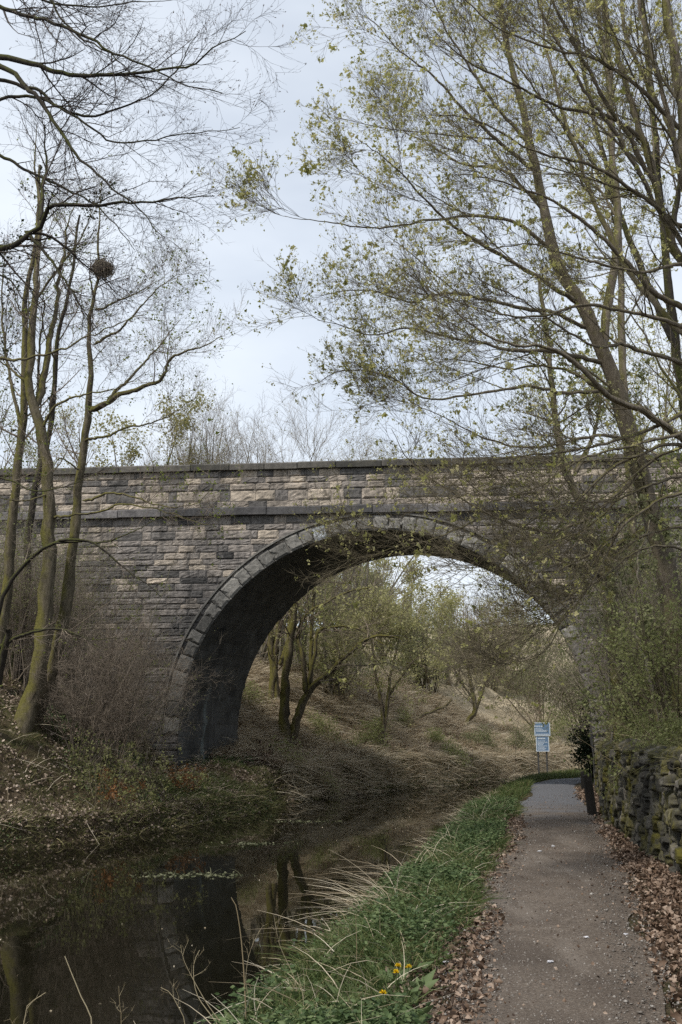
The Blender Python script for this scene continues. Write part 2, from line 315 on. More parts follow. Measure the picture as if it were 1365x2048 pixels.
# ------------------------------------------------------------------ terrain
def curve(*p): return tuple(np.array(c, float) for c in zip(*p))
XLK = curve((-20, -16), (0, -12.5), (8, -11), (12, -9.6), (15, -7.9), (18.3, -5.69), (20.15, -4.44), (23.47, -3.04), (27.46, -1.92), (30, -1.6), (33.1, -.5), (36.9, 1.66), (39.9, 4.0), (42.1, 5.7), (46, 8.6), (60, 19.5), (100, 53), (900, 740))
XRK = curve((-20, -5.6), (0, -2.2), (5, -1.1), (7.28, -.68), (9, -.25), (12.3, .46), (14.86, .98), (18, 1.6), (22.9, 2.5), (26.5, 3.4), (30.4, 4.4), (35, 5.5), (38.3, 6.9), (42, 8.9), (46, 11.8), (60, 24), (100, 58), (900, 745))
PLK = curve((-20, -4.6), (0, -.55), (6.1, .56), (8.81, .98), (13.9, 2.01), (19.2, 3.1), (23, 3.77), (25.85, 4.43), (29, 5.1), (32, 5.65), (34.3, 6.7), (37, 8.9), (40, 12.2), (46, 19), (60, 34), (100, 68), (900, 755))
PRK = curve((-20, -3.5), (0, .55), (6.1, 1.78), (8.8, 2.35), (11.6, 3.0), (14.5, 3.6), (19.2, 4.5), (23, 5.2), (27.5, 5.98), (30, 6.5), (32, 7.05), (34.3, 8.3), (37, 10.6), (40, 13.9), (46, 20.7), (60, 35.7), (100, 69.7), (900, 756.7))
XWK = curve((-20, -1.5), (0, 1.95), (5, 2.7), (8.5, 3.2), (11.8, 3.7), (14.9, 4.14), (17.5, 4.52), (19.6, 4.85), (20.4, 5.12), (24, 5.95), (27, 6.5), (29, 7.0), (32, 8.0), (34.3, 9.6), (37, 12.2), (40, 15.6), (46, 22.5), (60, 37.5), (100, 72), (900, 759))
def ip(k, y): return np.interp(y, k[0], k[1])
def hill(x, y):
    return 16 * sm((y - 75) / 150) * (.75 + .25 * sm((x + 60) / 160)) + 10 * sm((-x - 25) / 80) * sm((y - 40) / 60)
def ground(x, y):
    x, y = np.asarray(x, float), np.asarray(y, float)
    xl, xr, pl, pr, xw = (ip(k, y) for k in (XLK, XRK, PLK, PRK, XWK))
    d = np.maximum(xl - x, 0)
    slope = .62 - .22 * sm((y - 38) / 20) + .12 * sm((27 - y) / 4)
    bk = sm((y - 27) / 3); zl = -.45 + (.42 + .5 * bk) * sm(d / (.3 + .25 * bk)) + (.45 - .2 * bk) * sm(d / 2.4) + slope * np.maximum(d - 1.3 - 1.0 * sm((y - 23) / 3.5), 0)
    cap = 7.4; zl = np.where(zl > cap - 2, cap - 2 * np.exp(-(np.maximum(zl - cap + 2, 0)) / 2), zl)
    mid = np.minimum(np.maximum(x - xl, 0), np.maximum(xr - x, 0)); zw = -.45 - 1.0 * sm(mid / 1.2)
    e = np.maximum(x - xr, 0); zr = -.45 + .33 * sm(e / .35) + .12 * sm(e / 1.0)
    q = np.maximum(x - xw, 0); nb = sm((31 - y) / 3)
    zr = zr + .1 * sm((x - pr) / .8) * nb + (1.12 * sm(q / .3) + .62 * np.maximum(q - .3, 0)) * nb + (1 - nb) * .5 * np.maximum(q - .4, 0)
    zr = np.where(zr > 6, 8 - 2 * np.exp(-np.maximum(zr - 6, 0) / 2), zr)
    z = np.where(x < xl, zl, np.where(x > xr, zr, zw))
    onpath = sm((x - pl + .4) / .5) * sm((xw - x + .2) / .4)
    bank = np.maximum(sm(d / 1.), sm(q / .8))
    z = z + fbm(x * .9, y * .9) * .30 * bank + fbm(x * 1.4 + 3, y * 1.4, 5) * .45 * sm((y - 30) / 4) * sm(d / 1.5) + fbm(x * 3, y * 3, 1) * (.10 * bank + .05 * (1 - onpath) * (mid <= 0)) + fbm(x * .8 + 9, y * .5, 2) * .025 * onpath
    return z + hill(x, y)
def surface(pts): return np.column_stack([pts, ground(pts[:, 0], pts[:, 1])])

ys = np.concatenate([np.arange(-15, 4, .8), np.arange(4, 45, .25), np.arange(45, 80, 1.), np.geomspace(80, 900, 50)])
rows = []
for y in ys:
    xl, xr, pl, pr, xw = (float(ip(k, y)) for k in (XLK, XRK, PLK, PRK, XWK))
    rows.append(np.concatenate([np.linspace(-700, xl - 26, 24)[:-1], np.linspace(xl - 26, xl - 8, 30)[:-1], np.linspace(xl - 8, xl - .4, 40)[:-1], np.linspace(xl - .4, xl, 6)[:-1], np.linspace(xl, xr, 12)[:-1],
        np.linspace(xr, xr + .4, 5)[:-1], np.linspace(xr + .4, pl, 10)[:-1], np.linspace(pl, pr, 9)[:-1], np.linspace(pr, xw, 6)[:-1], np.linspace(xw, xw + .35, 5)[:-1], np.linspace(xw + .35, xw + 8, 36)[:-1], np.linspace(xw + 8, xw + 26, 26)[:-1], np.linspace(xw + 26, 1100, 24)]))
X = np.array(rows); Yg = np.broadcast_to(ys[:, None], X.shape)
g = G(); g.add(np.stack([X, Yg, ground(X, Yg)], -1), grid_faces(*X.shape)[:, ::-1])
structure(g.build('ground', M_soil), 'earth banks of the canal cutting and hillside beyond the bridge', 'ground')
yy = np.concatenate([np.arange(-15, 46, .3)]); tt = np.linspace(0, 1, 15)
X = ip(PLK, yy)[:, None] * (1 - tt) + ip(PRK, yy)[:, None] * tt; edge = np.minimum(tt, 1 - tt)
X = X + (fbm(yy * .9, yy * 0 + 3)[:, None] * (tt < .5) + fbm(yy * .9, yy * 0 + 8)[:, None] * (tt >= .5)) * .22 * (1 - sm(edge / .3))
Yg = np.broadcast_to(yy[:, None], X.shape)
g = G(); g.add(np.stack([X, Yg, ground(X, Yg) + .012 + .02 * sm(edge / .3)], -1), grid_faces(*X.shape)[:, ::-1])
structure(g.build('towpath', M_path), 'trodden brown towpath turning to grey tarmac under the bridge', 'path')
yy = np.concatenate([np.arange(-15, 62, 1.)]); X = np.stack([ip(XLK, yy) - 1.0, ip(XRK, yy) + .6], 1)
g = G(); g.add(np.stack([X, np.stack([yy, yy], 1), np.full(X.shape, -.45)], -1), grid_faces(*X.shape)[:, ::-1])
structure(g.build('canal_water', M_water), 'still dark canal water reflecting the bridge arch', 'water')

# ------------------------------------------------------------------ bridge
BX, ZC, RA, TH, PH, BL = 1.056, 1.45, 5.4, -.099, .275, 4.3
BO = np.array([BX, 28., 0]); BE = np.array([math.cos(TH), math.sin(TH), 0]); BN = np.array([math.sin(TH), -math.cos(TH), 0]); BB = np.array([math.sin(PH), math.cos(PH), 0]) * BL
UZ = np.array([0, 0, 1.]); Z_STR, Z_PAR, Z_CAP, ZB = 7.33, 7.55, 8.62, -1.
def face_pt(u, z, wv): return BO + u[..., None] * BE + z[..., None] * UZ + wv[..., None] * BN
RING = .41
def blocks(g, u0, u1, z0, z1, rnd, base=0., bulge=(.004, .04), nu=5, nz_=4, polar=False, gap=.006, rough=.006):
    B = len(u0); a = np.array([0, .0, .12] + list(np.linspace(.12, .88, nu)[1:-1]) + [.88, 1., 1.]); b = np.array([0, .0, .16] + list(np.linspace(.16, .84, nz_)[1:-1]) + [.84, 1., 1.])
    nu2, nz2 = len(a), len(b); u0, u1, z0, z1 = u0 + gap, u1 - gap, z0 + gap, z1 - gap
    U = u0[:, None, None] + (u1 - u0)[:, None, None] * a[None, None, :] + np.zeros((1, nz2, 1)); Z = z0[:, None, None] + (z1 - z0)[:, None, None] * b[None, :, None] + np.zeros((1, 1, nu2))
    inside = ((a > .05) & (a < .95))[None, None, :] & ((b > .05) & (b < .95))[None, :, None]
    back = np.zeros((nz2, nu2), bool); back[0] = back[-1] = True; back[:, 0] = back[:, -1] = True
    amp = (bulge[0] + (bulge[1] - bulge[0]) * R.random(B))[:, None, None]
    W = base + np.where(inside, amp + rough * R.normal(size=U.shape), .004 * R.normal(size=U.shape)); W = np.where(back[None], base - .09, W)
    U = U + np.where(inside, R.normal(size=U.shape) * .008, 0)
    if polar: ang, rr = U, Z; U, Z = np.cos(ang) * rr, ZC + np.sin(ang) * rr
    f = grid_faces(nz2, nu2); g.add(face_pt(U, Z, W), (f[None] + (np.arange(B) * nu2 * nz2)[:, None, None]).reshape(-1, 4), np.repeat(rnd, nu2 * nz2))
UL, UR = -24., 22.
def tint(u, z, zone):
    n = len(u); t = .30 + .17 * R.normal(size=n) + .28 * fbm(u * .35, z * .8, 3)
    t += .16 * sm((z - 5.2) / 1.6) * (zone == 'wall') - .12 * sm((5.2 - z) / 3) * 0
    light = R.random(n) < (.10 if zone == 'wall' else .24); t = np.where(light, .62 + .35 * R.random(n), t)
    if zone == 'parapet': t = np.where((np.mod(u + .25, 1.3) < .62) & (R.random(n) < .8), .66 + .3 * R.random(n), t); t = np.where((u > .5) & (R.random(n) < .55), .62 + .35 * R.random(n), t); t = np.maximum(t, .2 + .1 * R.random(n))
    return np.clip(t, 0, 1)
def masonry(g, zlo, zhi, hc, zone):
    z = zlo; rec = []
    while z < zhi - .05:
        h = hc * (.8 + .4 * R.random()) * (1.75 if R.random() < .14 else 1); h = min(h, zhi - z)
        if zhi - z - h < .1: h = zhi - z
        zm = z + h / 2 - ZC; q = (RA + RING * .5) ** 2 - zm * zm
        gaps = [(UL, UR)] if (q <= 0 or zone == 'parapet') else [(UL, -math.sqrt(q)), (math.sqrt(q), UR)]
        if zm < 0: gaps = [(UL, -RA), (RA, UR)]
        for a, b in gaps:
            n = max(int((b - a) / .5), 1); e = a + (b - a) * np.sort(np.concatenate([[0, 1], (np.arange(1, n) + R.uniform(-.36, .36, n - 1)) / n]))
            for s, t in zip(e[:-1], e[1:]): rec.append((s, t, z, z + h))
        z += h
    r = np.array(rec); blocks(g, *r.T, tint((r[:, 0] + r[:, 1]) / 2, (r[:, 2] + r[:, 3]) / 2, zone))
bridge = thing('stone_bridge', 'single arch gritstone bridge spanning the canal and towpath', 'bridge', BO)
g = G(); masonry(g, ZB, Z_STR, .175, 'wall'); g.build('spandrel_wall', M_stone, bridge, False)
g = G(); masonry(g, Z_PAR, Z_CAP, .17, 'parapet'); g.build('parapet', M_stone, bridge, False)
na = 43; e = np.linspace(0, np.pi, na + 1) + np.concatenate([[0], R.uniform(-.012, .012, na - 1), [0]]); rn = np.clip(.45 + .2 * R.normal(size=na), 0, .85); rn[25] = 1.
g = G(); blocks(g, e[:-1], e[1:], np.full(na, RA), np.full(na, RA + RING) + R.uniform(-.07, .03, na), rn, .05, (.025, .06), polar=True, gap=.002, rough=.004)
hm = np.linspace(0, np.pi, 90); rr = np.array([[RA + RING + .04, .0], [RA + RING + .04, .10], [RA + RING + .09, .09], [RA + RING + .09, .0]])
g.add(face_pt(np.cos(hm)[:, None] * rr[:, 0], ZC + np.sin(hm)[:, None] * rr[:, 0], np.broadcast_to(rr[:, 1], (90, 4))), grid_faces(90, 4), .25)
g.build('arch_ring', M_ring, bridge, False)
def slabs(g, z0, z1, proj, step, chamfer=0):
    u = UL
    while u < UR:
        n = u + step * (.8 + .4 * R.random()); p = proj + R.uniform(-.012, .012); j = R.uniform(-.012, .012)
        pr = np.array([[-.45, z0 + j], [p, z0 + j], [p, z1 - chamfer + j], [p - chamfer, z1 + j], [-.45, z1 + j]]); us = np.array([u + .004, u + .02, n - .02, n - .004])
        ins = np.array([.02, 0, 0, .02])[:, None]
        W = np.broadcast_to(pr[:, 0], (4, 5)) - ins * (pr[:, 0] > 0); Z = np.broadcast_to(pr[:, 1], (4, 5)) + 0.
        v = face_pt(np.broadcast_to(us[:, None], (4, 5)), Z, W); rd = R.random()
        g.add(v, grid_faces(4, 5), rd); g.add(v[[0, 3]], np.array([[0, 1, 2, 3, 4], [5, 6, 7, 8, 9]]), rd); u = n
g = G(); slabs(g, Z_STR, Z_PAR, .15, 1.3, .03); g.build('string_course', M_band, bridge, False)
g = G(); slabs(g, Z_CAP, Z_CAP + .19, .12, 1.1, .04); g.build('coping', M_cope, bridge, False)
# backing walls behind the stones, deck, rear face
g = G(); a = np.linspace(0, np.pi, 97); cu, cz = np.cos(a) * RA, ZC + np.sin(a) * RA
prof_u = np.concatenate([[RA], cu, [-RA]]); prof_z = np.concatenate([[ZB], cz, [ZB]])
tu = np.concatenate([[UR], np.linspace(UR, UL, 97), [UL]]); tz = np.concatenate([[ZB], np.full(97, Z_CAP), [ZB]])
for off, back in ((-.012, 0), (0, 1)):
    U = np.stack([prof_u, tu], 1); Z = np.stack([prof_z, tz], 1); v = face_pt(U, Z, np.full(U.shape, off)) + back * BB
    g.add(v, grid_faces(*U.shape) if not back else grid_faces(*U.shape)[:, ::-1], .5)
U = np.array([[UL, UR]] * 2); v = face_pt(U, np.full((2, 2), 7.6), np.array([[-.02] * 2, [-.5] * 2])); v[1] += BB; g.add(v, grid_faces(2, 2), .5)
U = np.array([[UL, UR]] * 4); v = face_pt(U, np.array([[7.6] * 2, [8.8] * 2, [8.8] * 2, [7.6] * 2]), np.array([[.0] * 2, [.0] * 2, [-.4] * 2, [-.4] * 2])) + BB; g.add(v, grid_faces(4, 2), .4)
g.build('backing_wall', M_mortar, bridge, False)
g = G(); a = np.linspace(0, np.pi, 121); pu = np.concatenate([np.full(10, RA), np.cos(a) * RA, np.full(10, -RA)]); pz = np.concatenate([np.linspace(ZB, ZC, 11)[:-1], ZC + np.sin(a) * RA, np.linspace(ZC, ZB, 11)[1:]])
arc = np.concatenate([[0], np.cumsum(np.hypot(np.diff(pu), np.diff(pz)))]); tb = np.linspace(0, 1, 24)
rr = 1 + .006 * R.normal(size=(len(pu), 24)); rr[:, 0] = 1
V = BO + (pu[:, None] * (1 + (rr - 1)))[..., None] * BE + pz[:, None, None] * UZ + tb[None, :, None] * BB + BN * np.where(tb == 0, .05, 0)[None, :, None]
g.add(V, grid_faces(*V.shape[:2])[:, ::-1], .5); o = g.build('arch_barrel', M_barrel, bridge, True)
at_ = o.data.attributes.new('arc', 'FLOAT_VECTOR', 'POINT'); av = np.stack([np.broadcast_to(tb * BL, V.shape[:2]), np.broadcast_to((arc[-1] - arc)[:, None], V.shape[:2]), np.zeros(V.shape[:2])], -1)
at_.data.foreach_set('vector', av.astype(np.float32).ravel())

# ------------------------------------------------------------------ dry stone wall beside the path
def drystone():
    y0, y1 = 3., 27.2; ns, nz_ = 1300, 110; s = np.linspace(y0, y1, ns); z = np.linspace(-.1, 1, nz_)
    hgt = 1.36 + .12 * fbm(s * .9, s * 0, 4) - .12 * sm((s - 18) / 6)
    seeds = []
    zz = -.05
    while zz < 1.5:
        h = R.uniform(.07, .19); y = y0
        while y < y1:
            ln = R.uniform(.10, .36); seeds.append((y + ln / 2, zz + h / 2 + R.uniform(-.03, .03), R.random(), R.normal() * .03, R.uniform(-.12, .12))); y += ln
        zz += h
    sd_ = np.array(seeds); SS, ZZ = np.meshgrid(s, z, indexing='ij'); ZZ = ZZ * hgt[:, None]
    qs, qz = SS + .10 * fbm(SS * 4, ZZ * 8, 2), ZZ + .05 * fbm(SS * 5, ZZ * 7, 3)
    f1 = np.empty(SS.shape); f2 = f1.copy(); ci = np.empty(SS.shape, int)
    for i in range(ns):
        near = np.where(np.abs(sd_[:, 0] - s[i]) < 1.0)[0]; q = sd_[near]
        D = np.hypot((qs[i][:, None] - q[:, 0]) * .5, qz[i][:, None] - q[:, 1]); o = np.argsort(D, 1)[:, :2]
        f1[i] = np.take_along_axis(D, o[:, :1], 1)[:, 0]; f2[i] = np.take_along_axis(D, o[:, 1:], 1)[:, 0]; ci[i] = near[o[:, 0]]
    out_ = .07 * sm((f2 - f1) / .012) + 1.1 * sd_[ci, 3] + sd_[ci, 4] * (ZZ - sd_[ci, 1]) + .03 * fbm(SS * 9, ZZ * 14, 5) + .12 * (1 - ZZ / 1.3)
    topdrop = sm((np.broadcast_to(z, SS.shape) - .93) / .07)
    Xw = ip(XWK, SS) - out_ * (1 - .3 * topdrop) + .12 * topdrop
    g = G(); V = np.stack([Xw, SS, ZZ + .04 * topdrop * fbm(SS * 5, SS * 0, 1)], -1); cap = V[:, -1:].copy(); cap[..., 0] += .35; cap[..., 2] -= .02; V = np.concatenate([V, cap], 1)
    rn = sd_[ci, 2]; rn = np.concatenate([rn, rn[:, -1:]], 1)
    g.add(V, grid_faces(*V.shape[:2])[:, ::-1], rn.ravel()); end = np.concatenate([V[-1:], V[-1:] + np.array([.5, 0, 0])]); g.add(end, grid_faces(2, V.shape[1]), .4)
    return tag(g.build('drystone_wall', M_dry, None, True), 'mossy dry stone retaining wall along the right of the towpath', 'wall')
drystone()

# ------------------------------------------------------------------ trees
FAR, PULL = 1., 0.
def stem_pts(st):
    """st: (points, r0, r1) with points (px,py,Y); returns 22 resampled points and radii"""
    pts = np.array([at(p[0] + PULL * float(sm((980 - p[0]) / 420)), p[1], p[2] * FAR) for p in st[0]]); return pts, st[1] * FAR, st[2] * FAR
def lines(stems, n=40, wob=.02, root=True):
    Ps, Rs = [], []
    for k, st in enumerate(stems):
        pts, r0, r1 = stem_pts(st); flag = st[3] if len(st) > 3 else ('root' if root else 'limb')
        if flag == 'root':
            gz = float(ground(pts[0, 0], pts[0, 1])); 
            if pts[0, 2] > gz - .15: pts = np.vstack([[pts[0, 0], pts[0, 1], gz - .25], pts]) if pts[0, 2] - gz > .1 else np.vstack([[pts[0, 0], pts[0, 1], gz - .3], pts[1:]])
        q = spline(pts, n); ln = np.linalg.norm(np.diff(pts, axis=0), axis=1).sum()
        wv = np.cumsum(R.normal(size=q.shape), 0); wv -= np.linspace(0, 1, n)[:, None] * wv[-1] ; q = q + wv * wob * min(ln / 6, 1) * .5
        rad = r0 + (r1 - r0) * np.linspace(0, 1, n) ** .85
        if flag == 'root': rad[:6] *= np.array([1.7, 1.5, 1.28, 1.15, 1.07, 1.03])
        else: rad[0] *= .3
        Ps.append(q); Rs.append(rad)
    return np.array(Ps), np.array(Rs)
def tree(name, label, cat, stems, bark, twig, levels, leaf=None, group=None, wob=.03, stem_levels_from=None, k0=12, extra=None):
    """stems: explicit trunk and limb lines; levels: dicts for grow(); leaf: dict(mat,count,size,kind)"""
    P, rad = lines(stems, wob=wob); root = P[0, 0].copy(); root[2] = float(ground(root[0], root[1])) if abs(root[2]) < 100 else root[2]
    t = thing(name, label, cat, root, group)
    g = G(); tubes(g, P, rad, k0); g.build('trunk', bark, t)
    gb = G(); cur, cr_ = P, rad; tips = None; allt = []
    for i, lv in enumerate(levels):
        lv = dict(lv); k = lv.pop('k', 3); rj = lv.pop('rejoin', False); old, oldr = cur, cr_; cur, cr_ = grow(cur, cr_, **lv); tubes(gb, cur, cr_, k)
        if rj: cur, cr_ = np.concatenate([old, cur]), np.concatenate([oldr, cr_])
        tips = cur; allt.append((cur, cr_))
    if gb.n: gb.build('branches', twig, t)
    if leaf:
        gl = G()
        for lf in (leaf if isinstance(leaf, list) else [leaf]):
            src = allt[lf.get('level', -1)][0]; nc = lf['clusters']; p, d = pick(src, nc, lf.get('t0', .5), 1.)
            zt = lf.get('zthin', (-9, -8, 1)); kk = R.random(nc) < zt[2] + (1 - zt[2]) * sm((p[:, 2] - zt[0]) / (zt[1] - zt[0])); p, d, nc = p[kk], d[kk], int(kk.sum()); m = lf.get('per', 4); p = np.repeat(p, m, 0) + R.normal(size=(nc * m, 3)) * lf.get('spread', .02); d = np.repeat(d, m, 0) * lf.get('along', .8) + R.normal(size=(nc * m, 3)) * .6 + np.array([0, 0, lf.get('droop', -.1)])
            leaves(gl, p, d, lf['size'] * np.repeat(.6 + .7 * R.random(nc), m) * (.4 + 1.0 * R.random(nc * m) ** 1.4), lf.get('kind', 'kite'), r=np.clip(np.repeat(R.random(nc), m) * .7 + R.random(nc * m) * .3, 0, 1), wide=lf.get('wide', .34))
        gl.build('foliage', (leaf[0] if isinstance(leaf, list) else leaf)['mat'], t)
    return t
def L1(per, length, **k): return dict(per=per, length=length, **k)

exec_trees = True
# --- left: overhanging bare tree whose trunk stands beyond the left edge
D = 13.5
tree('beech_tree', 'bare dark tree reaching in over the canal from top left with long buds', 'tree', [
    ([(-620, 1480, 15), (-560, 1100, 14.8), (-460, 700, 14.5), (-300, 380, 14), (-230, 60, 14), (-180, -250, 14)], .26, .10),
    ([(-290, 420, 14), (-120, 450, 13.8), (0, 482, 13.5), (48, 462, 13.4), (82, 440, 13.3), (90, 412, 13.2), (160, 407, 13.1), (260, 399, 13), (430, 392, 12.8)], .075, .006, 'limb'),
    ([(82, 440, 13.3), (88, 405, 13.4), (84, 372, 13.6), (95, 330, 13.8), (90, 250, 14)], .035, .008, 'limb'),
    ([(-240, 120, 14), (-100, 90, 13.7), (0, 108, 13.4), (60, 122, 13.2), (130, 148, 13), (195, 161, 12.8), (290, 148, 12.6), (370, 135, 12.4), (425, 100, 12.2), (492, 62, 12)], .07, .005, 'limb'),
    ([(-30, 110, 13.5), (20, 140, 13.2), (60, 185, 13), (110, 240, 12.9), (150, 300, 12.8), (190, 345, 12.7), (250, 395, 12.6), (330, 475, 12.5)], .045, .005, 'limb'),
    ([(-200, 10, 14), (-60, 15, 13.2), (40, 35, 12.9), (110, 55, 12.7), (170, 78, 12.5), (230, 108, 12.4), (300, 130, 12.2), (360, 170, 12.1), (445, 186, 12)], .05, .005, 'limb'),
    ([(-60, 150, 14), (20, 165, 13.7), (70, 180, 13.6), (120, 208, 13.5), (210, 211, 13.4), (300, 180, 13.3), (350, 130, 13.2), (400, 60, 13.1)], .035, .004, 'limb'),
    ([(-120, 330, 14.2), (-20, 300, 14), (60, 345, 13.9), (120, 375, 13.8), (200, 420, 13.6), (270, 500, 13.4)], .035, .004, 'limb'),
    ([(48, 462, 13.4), (90, 505, 13.3), (130, 560, 13.2), (160, 615, 13.1), (165, 680, 13.1)], .028, .004, 'limb'),
    ([(48, 462, 13.4), (110, 480, 13.6), (180, 540, 13.8), (250, 600, 14)], .025, .003, 'limb'),
    ([(-160, 560, 14), (-60, 545, 13.8), (10, 560, 13.6), (50, 600, 13.5), (60, 650, 13.4)], .03, .004, 'limb'),
    ([(-180, 200, 14), (-40, 220, 13.8), (60, 200, 13.6), (150, 230, 13.2), (240, 285, 13), (360, 270, 12.8), (480, 255, 12.6)], .035, .004, 'limb'),
    ([(-160, -120, 14), (0, -40, 13.6), (120, -10, 13.4), (250, 10, 13.2), (345, 0, 13)], .04, .004, 'limb'),
    ([(-180, -160, 14), (0, -90, 13.3), (90, -20, 13), (150, 60, 12.8), (240, 130, 12.6), (300, 200, 12.5)], .04, .004, 'limb'),
], M_barkdark, M_twigdark, [
    L1(17, 1.25, n=7, t0=.3, ang=(25, 60), sig=.13, up=.03, rr=.5, rcap=.018, k=4, bias=(.25, 0, .0), lt=.3),
    L1(9, .6, n=5, t0=.2, ang=(25, 60), sig=.12, up=.05, rr=.6, rcap=.006, rmin=.0022, k=3, bias=(.1, 0, .05)),
    L1(3.2, .22, n=4, t0=.2, ang=(20, 55), sig=.1, up=.06, rr=.7, rmin=.0018, k=3)],
    dict(mat=M_bud, clusters=9000, size=.035, per=1, wide=.14, spread=.003, t0=.7, along=1.5, level=2), wob=.04, k0=7)
# --- left: mossy twin stemmed tree
FAR = 22 / 19
tree('mossy_tree', 'mossy twin stemmed tree at the foot of the left bank carrying a nest', 'tree', [
    ([(15, 1560, 19), (35, 1480, 19), (72, 1360, 19), (88, 1200, 19), (96, 1060, 19), (96, 960, 19), (86, 870, 19), (72, 815, 19), (60, 770, 19), (55, 690, 19), (62, 600, 19), (72, 520, 19.2), (82, 430, 19.4), (70, 330, 19.6), (74, 250, 19.7)], .19, .006),
    ([(40, 1500, 19.4), (78, 1400, 19.4), (110, 1300, 19.4), (133, 1180, 19.3), (146, 1060, 19.2), (156, 960, 19.1), (168, 880, 19), (177, 822, 19), (183, 740, 18.9), (186, 650, 18.8), (195, 580, 18.8), (203, 530, 18.8), (200, 430, 18.8), (206, 360, 18.8)], .15, .005, 'root'),
    ([(72, 815, 19), (88, 760, 19.2), (96, 680, 19.3), (105, 620, 19.5), (125, 540, 19.7), (150, 450, 19.9), (160, 380, 20)], .075, .005, 'limb'),
    ([(177, 824, 19), (215, 805, 18.8), (262, 785, 18.6), (312, 762, 18.4), (345, 720, 18.2), (400, 700, 18), (445, 672, 17.8)], .06, .006, 'limb'),
    ([(215, 805, 18.8), (250, 770, 18.9), (300, 715, 19), (330, 680, 19.1), (362, 640, 19.2)], .035, .005, 'limb'),
    ([(186, 690, 18.8), (215, 672, 18.6), (250, 650, 18.4), (300, 590, 18.2), (360, 540, 18)], .03, .004, 'limb'),
    ([(190, 620, 18.8), (220, 610, 18.6), (260, 590, 18.4), (330, 555, 18.2)], .025, .004, 'limb'),
    ([(84, 860, 19), (110, 810, 18.8), (160, 790, 18.5), (240, 770, 18.2), (300, 740, 18)], .03, .004, 'limb'),
    ([(-60, 715, 19), (10, 718, 18.8), (70, 718, 18.6), (120, 708, 18.4), (170, 680, 18.2), (240, 650, 18), (290, 630, 17.8)], .035, .005, 'limb'),
    ([(170, 880, 19), (210, 875, 18.8), (260, 860, 18.6), (320, 845, 18.4), (385, 800, 18.2)], .03, .004, 'limb'),
    ([(158, 940, 19), (120, 915, 18.8), (105, 940, 18.6)], .02, .006, 'limb'),
    ([(165, 1000, 19), (230, 985, 18.6), (320, 1010, 18.3), (390, 1000, 18), (430, 970, 17.8)], .025, .004, 'limb'),
    ([(100, 1040, 19), (180, 1030, 18.6), (250, 1012, 18.3), (330, 1020, 18), (420, 1050, 17.8)], .025, .004, 'limb'),
    ([(100, 985, 19), (40, 1000, 18.6), (-40, 990, 18.3)], .02, .004, 'limb'),
    ([(60, 770, 19), (20, 740, 19.2), (-40, 690, 19.4)], .03, .005, 'limb'),
], M_barkmoss, M_twigbrown, [
    L1(12, 1.7, n=8, t0=.42, ang=(35, 70), sig=.14, up=.06, rr=.4, rcap=.02, k=4, bias=(.15, -.1, 0)),
    L1(8, .8, n=6, t0=.15, ang=(30, 60), sig=.14, up=.06, rr=.6, rcap=.007, rmin=.003),
    L1(3.5, .3, n=4, t0=.2, ang=(25, 60), sig=.13, up=.05, rr=.7, rmin=.0024)],
    dict(mat=M_leafgreen, clusters=1500, size=.05, per=3, spread=.03, t0=.6), wob=.05)
FAR = 1.
nest_p = at(203, 536, 18.75 * 22 / 19)
g = G(); a = R.normal(size=(420, 3)); a = unit(a); c = nest_p + a * np.array([.2, .2, .16]) * (.35 + .65 * R.random((420, 1)) + .35 * (R.random((420, 1)) < .12)) + np.array([.03, 0, -.02]); d = unit(np.cross(a, R.normal(size=(420, 3)))) * R.uniform(.06, .24, 420)[:, None]
Pn = np.stack([c - d, c + .03 * a, c + d], 1); tubes(g, Pn, np.full((420, 3), .006), 4)
tag(g.build('bird_nest', M_twigpale), 'ragged nest of sticks high on the thin mossy stem', 'nest')
# --- left: two ivy hung stems further back
tree('ivy_clad_tree', 'slim dark stem with ivy standing left of the mossy tree', 'tree', [
    ([(-15, 1330, 23), (5, 1200, 23), (20, 1080, 23), (34, 960, 23), (42, 860, 23), (40, 740, 23), (48, 600, 23), (70, 470, 23), (80, 330, 23.2)], .14, .03),
    ([(42, 860, 23), (20, 760, 23.2), (5, 640, 23.4), (10, 500, 23.6)], .05, .01, 'limb'),
    ([(45, 640, 23), (100, 560, 22.8), (160, 480, 22.6), (190, 400, 22.4)], .04, .008, 'limb')],
    M_barkmoss, M_twigbrown, [L1(12, 2.0, n=8, t0=.4, sig=.13, up=.07, rr=.4, rcap=.025, k=4), L1(7, .9, n=6, sig=.13, up=.05, rcap=.008, rmin=.0035), L1(4, .4, n=4, rmin=.0028)],
    dict(mat=M_ivy, clusters=900, size=.07, per=2, spread=.08, level=0, t0=.0))
tree('ivy_clad_tree', 'thin dark forked tree just behind the mossy twin stems', 'tree', [
    ([(30, 1300, 25), (50, 1150, 25), (55, 1040, 25), (72, 950, 25), (92, 870, 25), (104, 790, 25), (112, 690, 25), (140, 560, 25), (160, 430, 25)], .13, .025),
    ([(80, 920, 25), (70, 830, 25), (76, 720, 25), (90, 600, 25)], .06, .015, 'limb')],
    M_barkdark, M_twigbrown, [L1(12, 2.2, n=8, t0=.4, sig=.13, up=.07, rr=.4, rcap=.025, k=4), L1(7, .9, n=6, sig=.13, up=.05, rcap=.008, rmin=.0035), L1(4, .4, n=4, rmin=.0028)],
    dict(mat=M_leafgreen, clusters=500, size=.05, per=3))
